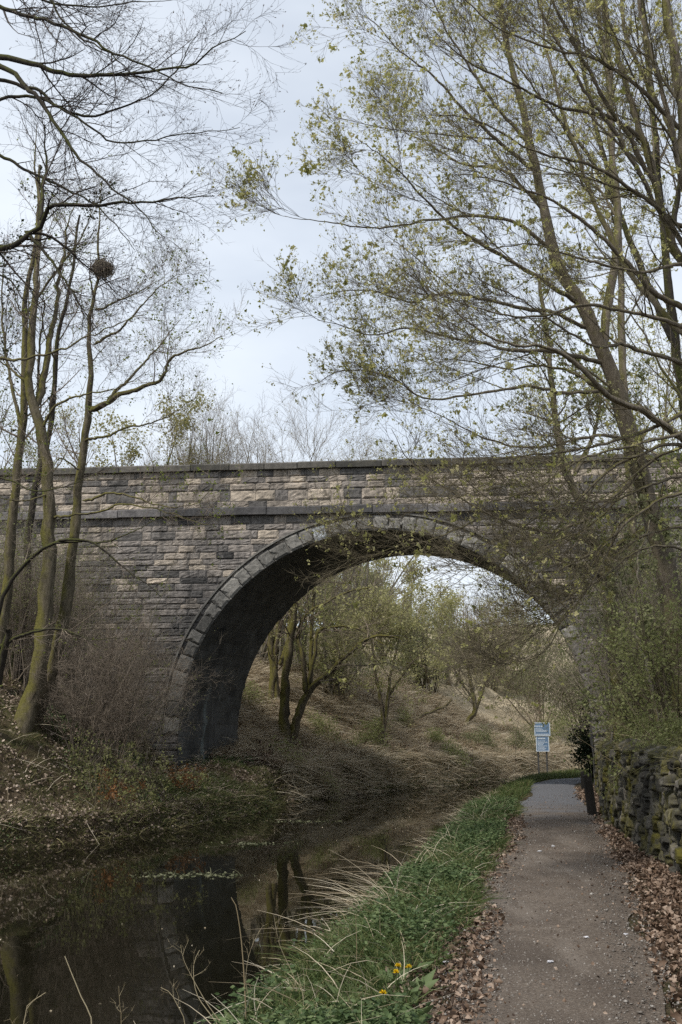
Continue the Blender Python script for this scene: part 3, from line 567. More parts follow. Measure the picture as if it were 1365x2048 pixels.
# --- left: low arching branches from a tree beyond the left edge
FAR = 21 / 16
tree('arching_tree', 'dark low tree leaning in from the left edge with arching branches', 'tree', [
    ([(-40, 1520, 16), (-20, 1420, 16), (5, 1330, 15.8), (18, 1262, 15.6)], .10, .05),
    ([(-20, 1420, 16), (-30, 1300, 15.9), (0, 1190, 15.7), (30, 1140, 15.6), (70, 1105, 15.4), (105, 1087, 15.2), (140, 1082, 15), (190, 1090, 14.9), (240, 1130, 14.8), (320, 1192, 14.7)], .055, .005, 'limb'),
    ([(105, 1087, 15.2), (160, 1083, 15.1), (210, 1085, 15), (270, 1060, 14.9), (330, 1030, 14.8)], .02, .004, 'limb'),
    ([(-5, 1300, 15.8), (30, 1274, 15.6), (70, 1258, 15.4), (115, 1254, 15.2), (160, 1272, 15), (200, 1295, 14.9)], .035, .006, 'limb'),
    ([(70, 1258, 15.4), (120, 1262, 15.3), (180, 1280, 15.2), (240, 1275, 15.1)], .015, .004, 'limb'),
    ([(-60, 940, 16), (20, 955, 15.8), (70, 975, 15.6), (130, 970, 15.4), (200, 945, 15.2)], .02, .004, 'limb')],
    M_barkdark, M_twigbrown, [L1(8, .8, n=7, t0=.3, sig=.14, up=.02, rr=.5, rcap=.01, k=3, bias=(.2, 0, 0)), L1(6, .4, n=5, sig=.14, rcap=.004, rmin=.002), L1(2.5, .2, n=4, rmin=.0016)],
    dict(mat=M_leafgreen, clusters=160, size=.04, per=2), k0=7)

FAR = 1.
def shrub(name, label, px, py, Y, h, spread, nst, twig, leaf=None, lean=(0, 0), r=.018, per=(7, 5, 3), up=.04, group=None, cat='shrub', sig=.12, base=.25, z=None, bark=None, tw=1.):
    tw = max(tw, Y / 22)
    """multi stemmed shrub rooted on the ground below pixel px at distance Y"""
    b = at(px, py, Y); gz = float(ground(b[0], b[1])) if z is None else z; b = np.array([b[0], b[1], gz])
    t = thing(name, label, cat, b, group); n = 9
    a = R.random(nst) * 2 * np.pi; tilt = np.abs(R.normal(size=nst)) * spread; d = unit(np.stack([np.cos(a) * tilt + lean[0], np.sin(a) * tilt + lean[1], np.ones(nst)], 1))
    P = np.empty((nst, n, 3)); P[:, 0] = b + np.stack([np.cos(a), np.sin(a), 0 * a], 1) * base * R.random((nst, 1)); P[:, 0, 2] = ground(P[:, 0, 0], P[:, 0, 1]) - .12 if z is None else gz
    ln = h * (.6 + .5 * R.random(nst)) / (n - 1)
    for s in range(1, n): d = unit(d + sig * .7 * R.normal(size=d.shape) + np.array([0, 0, up])); P[:, s] = P[:, s - 1] + d * ln[:, None]
    rad = r * (.6 + .6 * R.random(nst))[:, None] * np.linspace(1, .25, n)
    g = G(); tubes(g, P, rad, 6); g.build('stems', bark or twig, t)
    g = G(); c1, r1 = grow(P, rad, per[0], h * .42, n=6, t0=.2, sig=sig, up=up, rr=.5, rmin=.002 * tw); tubes(g, c1, r1, 3)
    c2, r2 = grow(c1, r1, per[1], h * .2, n=5, t0=.15, sig=sig, up=up, rr=.6, rmin=.0016 * tw); tubes(g, c2, r2, 3)
    src = c2
    if per[2]: c3, r3 = grow(c2, r2, per[2], h * .09, n=4, t0=.1, sig=sig, rr=.7, rmin=.0014 * tw); tubes(g, c3, r3, 3); src = c3
    g.build('twigs', twig, t)
    if leaf:
        gl = G(); nc, m = leaf['clusters'], leaf.get('per', 3); p, dd = pick(src, nc, .2, 1.); p = np.repeat(p, m, 0) + R.normal(size=(nc * m, 3)) * leaf.get('spread', .04)
        leaves(gl, p, np.repeat(dd, m, 0) * .6 + R.normal(size=(nc * m, 3)) * .7, leaf['size'] * (.5 + .8 * R.random(nc * m)), leaf.get('kind', 'kite'), r=np.clip(np.repeat(R.random(nc), m) * .6 + R.random(nc * m) * .4, 0, 1))
        gl.build('foliage', leaf['mat'], t)
    return t
# thicket on the left bank in front of the bridge
shrub('thicket_shrub', 'brown bare many stemmed shrub fanning out right of the mossy trunk', 165, 1400, 22.5, 3.0, .45, 26, M_twigbrown, None, (.25, 0), .016, (10, 7, 3.5), group=None, tw=1.8)
shrub('thicket_shrub', 'tangled bare bush against the left foot of the arch', 235, 1420, 24.5, 3.0, .5, 22, M_twigbrown, dict(mat=M_leafgreen, clusters=150, size=.04), (.1, 0), .014, (7, 6, 3), tw=1.3)
shrub('thicket_shrub', 'low bare brush between the mossy trunk and left edge', 25, 1420, 24, 3.6, .5, 22, M_twigbrown, dict(mat=M_leafhaw, clusters=500, size=.05), (0, 0), .016, (7, 5, 3))
shrub('thicket_shrub', 'tall brown brush on the bank behind the twin stems', 110, 1330, 26, 3.8, .4, 20, M_twigbrown, dict(mat=M_leafhaw, clusters=350, size=.045), (0, 0), .016, (7, 5, 3))
for a in (('bare brown brush in front of the bridge wall above the thicket', 215, 1330, 26.5, 3.9, .45, 20), ('bare twiggy bush between the pale sapling and the arch ring', 285, 1380, 26.5, 2.8, .45, 16), ('dense grey brown brush just right of the mossy stems', 150, 1280, 26.5, 4.0, .35, 18), ('bare brush in the gap between the mossy stems', 60, 1330, 26, 4.2, .4, 16)):
    shrub('brushwood_shrub', a[0], *a[1:], M_twigpale, dict(mat=M_leafsoft, clusters=160, size=.045), (.05, 0), .012, (8, 6, 3), tw=1.35)
for a in (('tall leafy scrub at the left edge hiding the bridge end', 5, 1300, 26.8, 4.6, .4, 20), ('leafy scrub between the left edge and the mossy stems', 45, 1300, 27.0, 4.4, .4, 20), ('leafy brush close behind the mossy twin stems', 100, 1300, 27.0, 4.0, .4, 20), ('leafy scrub low at the left edge behind the arching branch', -15, 1380, 24.5, 3.4, .5, 18)):
    shrub('leafy_scrub', a[0], *a[1:], M_twigpale, dict(mat=M_leafsoft, clusters=700, size=.05, spread=.07), (.0, 0), .013, (9, 6, 3), tw=1.3)
shrub('thicket_shrub', 'green tinged bramble tangle beneath the left arch springing', 215, 1480, 21, 1.6, .8, 18, M_twiggreen, dict(mat=M_leafhaw, clusters=700, size=.05), (.1, 0), .009, (6, 4, 2), up=-.03)
tree('sapling', 'slender pale sapling on the left bank before the arch ring', 'tree', [([(245, 1500, 23), (262, 1400, 23), (285, 1310, 23), (305, 1240, 23), (328, 1185, 23), (355, 1100, 23)], .022, .006), ([(285, 1310, 23), (275, 1250, 23.1), (268, 1180, 23.2)], .012, .003, 'limb')],
     M_barkpale, M_twigbrown, [L1(9, .7, n=6, t0=.3, rr=.5, rcap=.008), L1(5, .3, n=5, rmin=.002), L1(2, .15, n=4, rmin=.0016)], dict(mat=M_leafgreen, clusters=120, size=.035), k0=6)
shrub('beech_sapling', 'small sapling with rusty dead leaves left of the arch foot', 228, 1555, 21.6, .75, .5, 7, M_twigbrown, dict(mat=M_rust, clusters=170, size=.06), (0, -.2), .008, (6, 4, 0))
shrub('beech_sapling', 'small orange leaved sapling right below the arch foot', 372, 1545, 25.2, .7, .5, 7, M_twigbrown, dict(mat=M_rust, clusters=150, size=.06), (0, -.2), .008, (6, 4, 0))

# --- trees standing behind the parapet
def bare_tree(name, label, px, Y, top_py, r, bark, twig, leaf=None, width=1., nst=1, group=None, dense=1., cat='tree', fan=.16, z=None, lowlv=False):
    b = at(px, 1460, Y); gz = float(ground(b[0], b[1])) if z is None else z; H = at(px, top_py, Y)[2] - gz
    P, rad = [], []; n = 14
    for s in range(nst):
        dx, dy = R.normal() * fan * width * (nst > 1), R.normal() * fan * width * (nst > 1); p = np.array([b[0] + R.normal() * .12 * (nst > 1), b[1] + R.normal() * .12 * (nst > 1), gz - .2]); d = unit(np.array([dx, dy, 1.])); q = [p]
        hh = H * (.8 + .2 * R.random()) * .93 / (n - 1)
        for _ in range(n - 1): d = unit(d + R.normal(size=3) * .045 + np.array([0, 0, .02])); q.append(q[-1] + d * hh)
        P.append(q); rad.append(r * (1 if nst == 1 else .7 + .4 * R.random()) * np.linspace(1, .08, n) ** .9)
    P, rad = np.array(P), np.array(rad); t = thing(name, label, cat, (b[0], b[1], gz), group)
    g = G(); tubes(g, P, rad, 7); g.build('trunk', bark, t)
    g = G(); c, cr_ = grow(P, rad, 20 * dense / math.sqrt(nst), H * .3 * width, n=7, t0=.22, ang=(25, 55), sig=.1, up=.1, rr=.5, rmin=.006); tubes(g, c, cr_, 4)
    c, cr_ = grow(c, cr_, 8, H * .13 * width, n=5, t0=.15, ang=(25, 55), sig=.1, up=.07, rr=.6, rmin=.005); tubes(g, c, cr_, 3)
    if not lowlv: c, cr_ = grow(c, cr_, 4.5, H * .06 * width, n=4, t0=.1, ang=(20, 50), sig=.1, up=.06, rr=.7, rmin=.0035); tubes(g, c, cr_, 3)
    g.build('branches', twig, t)
    if leaf:
        gl = G(); nc, m = leaf['clusters'], leaf.get('per', 3); p, dd = pick(c, nc, .2, 1.); p = np.repeat(p, m, 0) + R.normal(size=(nc * m, 3)) * leaf.get('spread', .1)
        leaves(gl, p, np.repeat(dd, m, 0) * .5 + R.normal(size=(nc * m, 3)), leaf['size'] * (.5 + .8 * R.random(nc * m)), r=np.clip(np.repeat(R.random(nc), m) * .6 + R.random(nc * m) * .4, 0, 1)); gl.build('foliage', leaf['mat'], t)
    return t
YL = dict(mat=M_leafyellow, clusters=2600, size=.1, per=3)
bare_tree('budding_tree', 'yellow green budding tree rising above the left of the parapet', 262, 40, 790, .12, M_barkgrey, M_twigpale, YL, 1.1, 2)
bare_tree('coppice_tree', 'pale bare coppice just right of the yellow green tree', 372, 41, 800, .08, M_barkpale, M_twigpale, dict(mat=M_leafyellow, clusters=500, size=.07), .9, 5, fan=.14)
bare_tree('coppice_tree', 'tallest pale bare coppice above the middle of the parapet', 440, 42, 772, .08, M_barkpale, M_twigpale, None, .9, 6, fan=.14)
bare_tree('coppice_tree', 'fan of bare stems above the parapet where the arch climbs', 520, 41, 790, .08, M_barkpale, M_twigpale, None, 1.0, 6, fan=.2)
bare_tree('coppice_tree', 'bare spreading tree above the parapet over the pale voussoir', 610, 43, 775, .09, M_barkpale, M_twigpale, None, 1.1, 4, fan=.22)
bare_tree('coppice_tree', 'bare tree behind the parapet over the arch crown', 720, 46, 800, .09, M_barkpale, M_twigpale, dict(mat=M_leafyellow, clusters=500, size=.07), 1.1, 4, fan=.2)
bare_tree('budding_tree', 'budding tree behind the far left end of the parapet', 130, 44, 760, .12, M_barkgrey, M_twigbrown, dict(mat=M_leafyellow, clusters=1200, size=.09), 1.1, 2)
bare_tree('budding_tree', 'tall budding tree behind the parapet at the left edge', 10, 42, 600, .14, M_barkgrey, M_twigbrown, dict(mat=M_leafgreen, clusters=900, size=.09), 1., 2)

for px, Y, tp, lb in ((325, 40, 815, 'low pale bare tree just left of the tallest coppice'), (405, 43, 785, 'pale bare tree behind the parapet between the two tallest coppices'), (480, 40, 800, 'low pale bare tree behind the parapet beside the tallest coppice'), (565, 42, 800, 'pale bare tree over the parapet where the ring curves'), (655, 41, 830, 'low bare tree over the parapet left of the crown')):
    bare_tree('coppice_tree', lb, px, Y, tp, .07, M_barkpale, M_twigpale, dict(mat=M_leafyellow, clusters=250, size=.06), 1.0, 7, fan=.2, dense=1.2)
# --- seen through the arch
tree('forked_mossy_tree', 'mossy multi stemmed tree on the far bank inside the left of the arch', 'tree', [
    ([(578, 1490, 36), (572, 1430, 36), (572, 1370, 36), (578, 1320, 36), (584, 1260, 36), (596, 1200, 36), (628, 1140, 36), (660, 1090, 36)], .21, .05),
    ([(582, 1480, 36), (598, 1425, 36), (622, 1375, 36), (660, 1340, 35.8), (700, 1305, 35.6), (725, 1284, 35.5), (760, 1270, 35.3), (800, 1278, 35)], .17, .025, 'limb'),
    ([(612, 1390, 36), (612, 1320, 36), (602, 1270, 36.1), (616, 1230, 36.2), (650, 1205, 36.2), (700, 1185, 36), (740, 1175, 35.9)], .1, .02, 'limb'),
    ([(618, 1370, 36), (632, 1300, 36), (640, 1260, 36), (670, 1250, 35.8), (710, 1252, 35.7), (740, 1270, 35.6), (770, 1290, 35.5)], .08, .015, 'limb'),
    ([(620, 1380, 36), (622, 1300, 36.2), (626, 1200, 36.3), (640, 1120, 36.4)], .09, .03, 'limb')],
    M_barkmoss, M_twigbrown, [L1(9, 2.2, n=7, t0=.35, sig=.12, up=.03, rr=.4, rcap=.03, k=4), L1(6, 1.0, n=5, rcap=.01, rmin=.005), L1(4, .45, n=4, rmin=.004)],
    dict(mat=M_leafpale, clusters=900, size=.08, per=3, spread=.08))
tree('forked_mossy_tree', 'twin dark trunks on the far bank behind the arch edge', 'tree', [
    ([(542, 1470, 38), (540, 1410, 38), (546, 1340, 38), (542, 1270, 38), (550, 1180, 38), (560, 1080, 38)], .16, .07),
    ([(553, 1472, 38), (555, 1400, 38), (553, 1320, 38), (560, 1250, 38), (575, 1180, 38)], .15, .07, 'root'),
    ([(560, 1330, 38), (575, 1290, 38), (582, 1220, 38), (590, 1150, 38)], .09, .04, 'limb')],
    M_barkmoss, M_twigbrown, [L1(8, 2.4, n=7, t0=.4, sig=.12, up=.03, rr=.4, rcap=.03, k=4), L1(6, 1.0, n=5, rcap=.01, rmin=.005), L1(4, .45, n=4, rmin=.004)], dict(mat=M_leafpale, clusters=500, size=.08, per=3, spread=.08))
tree('hawthorn_tree', 'yellow green young tree with thin stems by the waterside under the arch', 'tree', [
    ([(752, 1508, 39), (764, 1450, 39), (760, 1390, 39), (750, 1330, 39), (742, 1250, 39), (752, 1170, 39)], .10, .02),
    ([(756, 1505, 39), (770, 1440, 39), (776, 1395, 39), (782, 1340, 39), (800, 1260, 39), (810, 1180, 39)], .09, .02, 'root'),
    ([(774, 1410, 39), (790, 1372, 39), (820, 1330, 39), (860, 1290, 39), (905, 1250, 39)], .05, .012, 'limb'),
    ([(752, 1340, 39), (720, 1290, 39), (690, 1260, 39)], .03, .01, 'limb')],
    M_barkgrey, M_twigbrown, [L1(13, 1.9, n=7, t0=.3, ang=(40, 80), sig=.12, up=.0, rr=.45, rcap=.02, k=4), L1(7, .8, n=5, rcap=.008, rmin=.004, up=-.02), L1(4, .35, n=4, rmin=.003)],
    dict(mat=M_leafpale, clusters=4200, size=.085, per=3, spread=.09))
tree('grey_twiggy_tree', 'leaning grey twiggy tree on the far slope right of the arch centre', 'tree', [
    ([(928, 1472, 47), (938, 1440, 47), (950, 1425, 47), (946, 1380, 47), (938, 1330, 47), (942, 1270, 47)], .14, .03),
    ([(950, 1425, 47), (968, 1380, 47), (985, 1330, 47), (1000, 1290, 47)], .08, .02, 'limb'),
    ([(948, 1400, 47), (915, 1350, 47), (900, 1300, 47)], .06, .02, 'limb')],
    M_barkmoss, M_twigpale, [L1(14, 2.4, n=7, t0=.3, ang=(30, 60), sig=.12, up=.08, rr=.45, rcap=.03, k=4), L1(9, 1.0, n=5, rcap=.012, rmin=.007), L1(5, .45, n=4, rmin=.006)], dict(mat=M_leafpale, clusters=300, size=.06))
HW = lambda c, s=.09, m=M_leafsoft: dict(mat=m, clusters=c, size=s, per=4, spread=.12)
shrub('green_bush', 'dense green bush between the forked mossy tree and young tree', 690, 1460, 41, 4.3, .45, 14, M_twiggreen, HW(2600, .075, M_leafsoft), (0, 0), .03, (8, 6, 3))
shrub('green_bush', 'dark green low bush at the waterside below the young tree', 742, 1520, 39, 1.3, .8, 12, M_twigbrown, HW(700, .07), (0, 0), .015, (6, 5, 2))
shrub('green_bush', 'green bush on the slope left of the leaning grey tree', 860, 1440, 49, 3.4, .5, 14, M_twiggreen, HW(1500, .08, M_leafelder), (0, 0), .03, (8, 6, 3))
shrub('green_bush', 'pale green bush at the water bend left of the blue sign', 1020, 1530, 37.5, .75, .9, 14, M_twiggreen, HW(900, .055, M_leafelder), (0, 0), .018, (7, 5, 2))
shrub('green_bush', 'olive bush directly behind the blue sign', 1080, 1450, 52, 5.2, .5, 16, M_twigbrown, HW(2400, .09, M_leafelder), (0, 0), .03, (8, 6, 3))
shrub('green_bush', 'tall hawthorn bush beyond the path bend right of the blue sign', 1165, 1440, 54, 4.6, .4, 16, M_twiggreen, HW(2600, .08, M_leafelder), (0, 0), .03, (8, 6, 3))
shrub('green_bush', 'brown twiggy bush beyond the canal bend left of the sign', 1020, 1450, 60, 6.0, .5, 18, M_twigbrown, HW(1500, .1, M_leafpale), (0, 0), .035, (9, 6, 3))
shrub('evergreen_bush', 'dark evergreen bush against the right arch pier over the path end', 1182, 1450, 33.6, 1.7, .1, 10, M_twigdark, dict(mat=M_ivy, clusters=1700, size=.08, per=4, spread=.09), (0, 0), .02, (7, 5, 2), up=.1, base=.12)
def branch_thing(name, label, cat, pts, r0, r1, bark, levels, group=None, wob=.02, z=True):
    P = spline([at(*p) for p in pts], 18); wv = np.cumsum(R.normal(size=P.shape), 0); wv -= np.linspace(0, 1, 18)[:, None] * wv[-1]; P = (P + wv * wob)[None]; rad = np.linspace(r0, r1, 18)[None]
    g = G(); tubes(g, P, rad, 7); c, cr_ = P, rad
    for lv in levels: c, cr_ = grow(c, cr_, **lv); tubes(g, c, cr_, 3)
    return tag(g.build(name, bark), label, cat, group)
branch_thing('fallen_branch', 'fallen grey branch lying on the straw bank under the arch', 'branch', [(838, 1436, 44), (865, 1425, 44), (888, 1415, 44), (905, 1400, 44)], .06, .03, M_barkgrey, [L1(6, .8, n=5, rr=.5)])
for i, (px, Y, tp, lb) in enumerate([(560, 52, 1120, 'bare grey wood edge tree at the far left of the arch opening'), (650, 56, 1130, 'bare tree on the slope behind the forked mossy tree'), (735, 58, 1110, 'tall bare tree high behind the young waterside tree'), (815, 60, 1130, 'bare budding tree below the arch crown'), (880, 62, 1165, 'bare thin tree beyond the slope at arch centre'), (955, 66, 1240, 'bare tree behind the leaning grey tree'), (1025, 70, 1275, 'lowest bare tree on the skyline right of arch centre')]):
    bare_tree('woodland_tree', lb, px, Y, tp, .12, M_barkgrey, M_twigpale if i % 2 else M_twigbrown, dict(mat=M_leafpale, clusters=(2200, 2400, 2200, 1800, 700, 300, 200)[i], size=.13, per=3, spread=.16), 1.1, 3, 'trees beyond the arch', 1.)
for i, (px, Y, tp, lb) in enumerate([(500, 46, 1150, 'green hazed tree at the left rim of the arch opening'), (600, 48, 1120, 'yellow green tree rising behind the forked mossy tree'), (690, 50, 1130, 'pale green tree between the mossy tree and the waterside tree'), (770, 52, 1150, 'pale green tree right behind the waterside tree'), (840, 50, 1190, 'pale green tree left of the fallen branch'), (905, 55, 1230, 'grey green tree above the fallen branch'), (985, 58, 1270, 'low grey green tree right of the leaning grey tree'), (1060, 60, 1320, 'low hazy tree above the blue sign')]):
    bare_tree('slope_tree', lb, px, Y, tp, .1, M_barkgrey, M_twigpale, dict(mat=(M_leafpale, M_leafsoft)[i in (2, 5, 7)], clusters=(1800, 2600, 2600, 2200, 1500, 900, 800, 800)[i], size=.1, per=3, spread=.2), 1.25, 4, 'trees on the slope beyond the arch', 1.1, fan=.25)
for i, (px, py, Y, h, c, m) in enumerate([(500, 1440, 37, .9, 500, 'h'), (640, 1480, 38, .8, 500, 'h'), (700, 1510, 37.5, .6, 400, 'g'), (800, 1480, 43, .8, 400, 'h'), (870, 1500, 42.5, .7, 500, 'g'), (905, 1530, 41, .6, 400, 'h'), (960, 1510, 44, .9, 600, 'e'), (1040, 1520, 46, 1.2, 700, 'e'), (570, 1540, 32, .6, 350, 'h'), (650, 1550, 33.5, .5, 300, 'g'), (1120, 1500, 50, 2.2, 900, 'h')]):
    shrub('bank_bramble', ('bramble clump inside the left edge of the arch', 'bramble clump right of the forked mossy tree foot', 'green clump left of the waterside tree foot', 'bramble clump right of the waterside tree foot', 'green clump on the straw bank under the fallen branch', 'bramble clump near the water at the arch centre', 'grey green clump below the leaning grey tree', 'grey green clump left of the sign posts', 'low bramble at the shaded waterside under the bridge', 'low green clump at the waterside before the dark bush', 'bush behind the sign on its right')[i], px, py, Y, h, .9, 12, M_twigbrown, HW(c, .06, {'h': M_leafsoft, 'g': M_leafsoft, 'e': M_leafelder}[m]), (0, 0), .01, (5, 4, 0), up=-.02)
def woodland():
    g = G(); N = 620
    x = R.uniform(-60, 110, N); y = R.uniform(85, 240, N); keep = (x / y > .0) & (x / y < .32) & ((fbm(x * .03, y * .03, 4) > -.05) | (x / y < .16) | ((y > 205) & (x / y < .2))); x, y = x[keep], y[keep]
    for X_, Y_ in zip(x, y):
        z = float(ground(X_, Y_)); H = R.uniform(3, 6.5) * (.5 if X_ / Y_ > .17 else 1.); n = 6; P = np.array([[X_, Y_, z - .3]]) + np.linspace(0, 1, n)[:, None] * np.array([R.normal() * .4, R.normal() * .4, H])
        P = P[None]; rad = np.linspace(.12, .02, n)[None]; tubes(g, P, rad, 4); c, r_ = grow(P, rad, 16, H * .45, n=5, t0=.15, up=.08, rmin=.014); tubes(g, c, r_, 3); c, r_ = grow(c, r_, 7, H * .2, n=4, t0=.1, up=.05, rmin=.011); tubes(g, c, r_, 3)
    tag(g.build('distant_woodland', M_twigpale), 'hazy bare woodland on the hillside seen through the arch', 'woodland', kind='stuff')
woodland()

# --- right: big sycamore behind the wall
MP = lambda c: [dict(mat=M_leafmaple, clusters=c, size=.026, per=4, spread=.016, t0=.85, kind='lobed', droop=-.3, zthin=(3.5, 8.5, .3)), dict(mat=M_leafmaple, clusters=c // 8, size=.05, per=4, spread=.03, level=2, t0=.8, kind='lobed', zthin=(3.5, 9, .2))]
MLV = [L1(3.6, 3.0, n=40, t0=.22, ang=(18, 48), sig=.02, up=.004, rr=.5, rcap=.026, k=5, bias=(-.15, -.05, .06), lt=.85, rejoin=True, rmin=.004),
       L1(9, 1.35, n=8, t0=.2, ang=(20, 50), sig=.07, up=.03, rr=.42, rcap=.012, k=4, bias=(-.12, -.05, .08), lt=.7, rmin=.0035),
       L1(7, .65, n=6, t0=.15, ang=(20, 50), sig=.1, up=.05, rr=.6, rcap=.006, rmin=.0028, bias=(-.06, 0, .05)),
       L1(4.2, .26, n=4, t0=.2, ang=(20, 50), sig=.12, up=.1, rr=.7, rmin=.0021)]
PULL = 80.
tree('sycamore_tree', 'tall sycamore with smooth leaning trunk behind the dry stone wall', 'tree', [
    ([(1385, 1400, 17.5), (1355, 1250, 17.4), (1325, 1110, 17.3), (1298, 1010, 17.2), (1270, 900, 17.1), (1238, 790, 17), (1205, 700, 16.9), (1165, 610, 16.8), (1125, 545, 16.7), (1103, 470, 16.6), (1085, 380, 16.6), (1062, 290, 16.5), (1040, 190, 16.5), (1015, 80, 16.5), (990, -60, 16.5)], .21, .03),
    ([(1205, 700, 16.9), (1208, 640, 17.1), (1225, 560, 17.3), (1235, 440, 17.5), (1222, 300, 17.7), (1215, 160, 17.9), (1195, 20, 18), (1190, -80, 18)], 0.082, .03, 'limb'),
    ([(1165, 610, 16.8), (1100, 570, 16.4), (1020, 520, 16), (940, 470, 15.6), (860, 425, 15.2), (760, 350, 14.8), (690, 300, 14.5), (640, 275, 14.2)], 0.045, .004, 'limb'),
    ([(1110, 500, 16.6), (1030, 440, 16.3), (960, 420, 16), (880, 425, 15.7), (780, 440, 15.4), (690, 450, 15.1), (590, 440, 14.9), (490, 432, 14.7)], 0.037, .004, 'limb'),
    ([(1080, 350, 16.5), (1010, 290, 16.2), (930, 230, 15.9), (850, 165, 15.6), (760, 110, 15.3), (700, 60, 15.1), (660, 30, 15)], 0.041, .004, 'limb'),
    ([(1190, 665, 16.9), (1100, 625, 16.5), (1000, 600, 16.1), (900, 590, 15.7), (790, 600, 15.3), (680, 580, 15), (550, 590, 14.7)], 0.041, .004, 'limb'),
    ([(1215, 725, 16.9), (1130, 700, 16.4), (1040, 690, 16), (930, 680, 15.6), (800, 650, 15.2), (680, 660, 14.9), (555, 640, 14.6)], 0.041, .004, 'limb'),
    ([(1062, 290, 16.5), (980, 200, 16.2), (920, 120, 16), (860, 40, 15.8), (820, -40, 15.7)], 0.037, .006, 'limb'),
    ([(1230, 780, 17), (1150, 790, 16.5), (1060, 780, 16), (950, 790, 15.6), (840, 800, 15.2), (720, 750, 14.9), (620, 740, 14.7), (545, 770, 14.5)], 0.037, .004, 'limb'),
    ([(1262, 880, 17.1), (1180, 870, 16.5), (1090, 890, 16), (980, 880, 15.6), (880, 840, 15.2), (780, 800, 15)], 0.033, .004, 'limb'),
    ([(1280, 950, 17.1), (1200, 1010, 16.3), (1120, 1060, 15.7), (1080, 1072, 15.4), (963, 1033, 14.9), (858, 973, 14.5), (783, 928, 14.2), (733, 858, 14)], 0.041, .004, 'limb'),
    ([(963, 1033, 14.9), (900, 1058, 14.7), (830, 1078, 14.5), (750, 1085, 14.3), (690, 1105, 14.2), (630, 1122, 14.1)], 0.015, .003, 'limb'),
    ([(1245, 820, 17), (1160, 760, 17.3), (1090, 740, 17.6), (1000, 740, 18), (900, 720, 18.3), (800, 720, 18.6)], 0.033, .005, 'limb'),
    ([(1290, 990, 17.2), (1220, 1080, 16.8), (1150, 1180, 16.3), (1080, 1230, 16), (1020, 1330, 15.8)], 0.025, .004, 'limb'),
    ([(1090, 410, 16.6), (1010, 340, 17), (930, 330, 17.3), (840, 290, 17.6), (760, 260, 17.9), (700, 230, 18)], 0.033, .005, 'limb')],
    M_barkgrey, M_twiggreen, MLV, MP(11000), wob=.03)
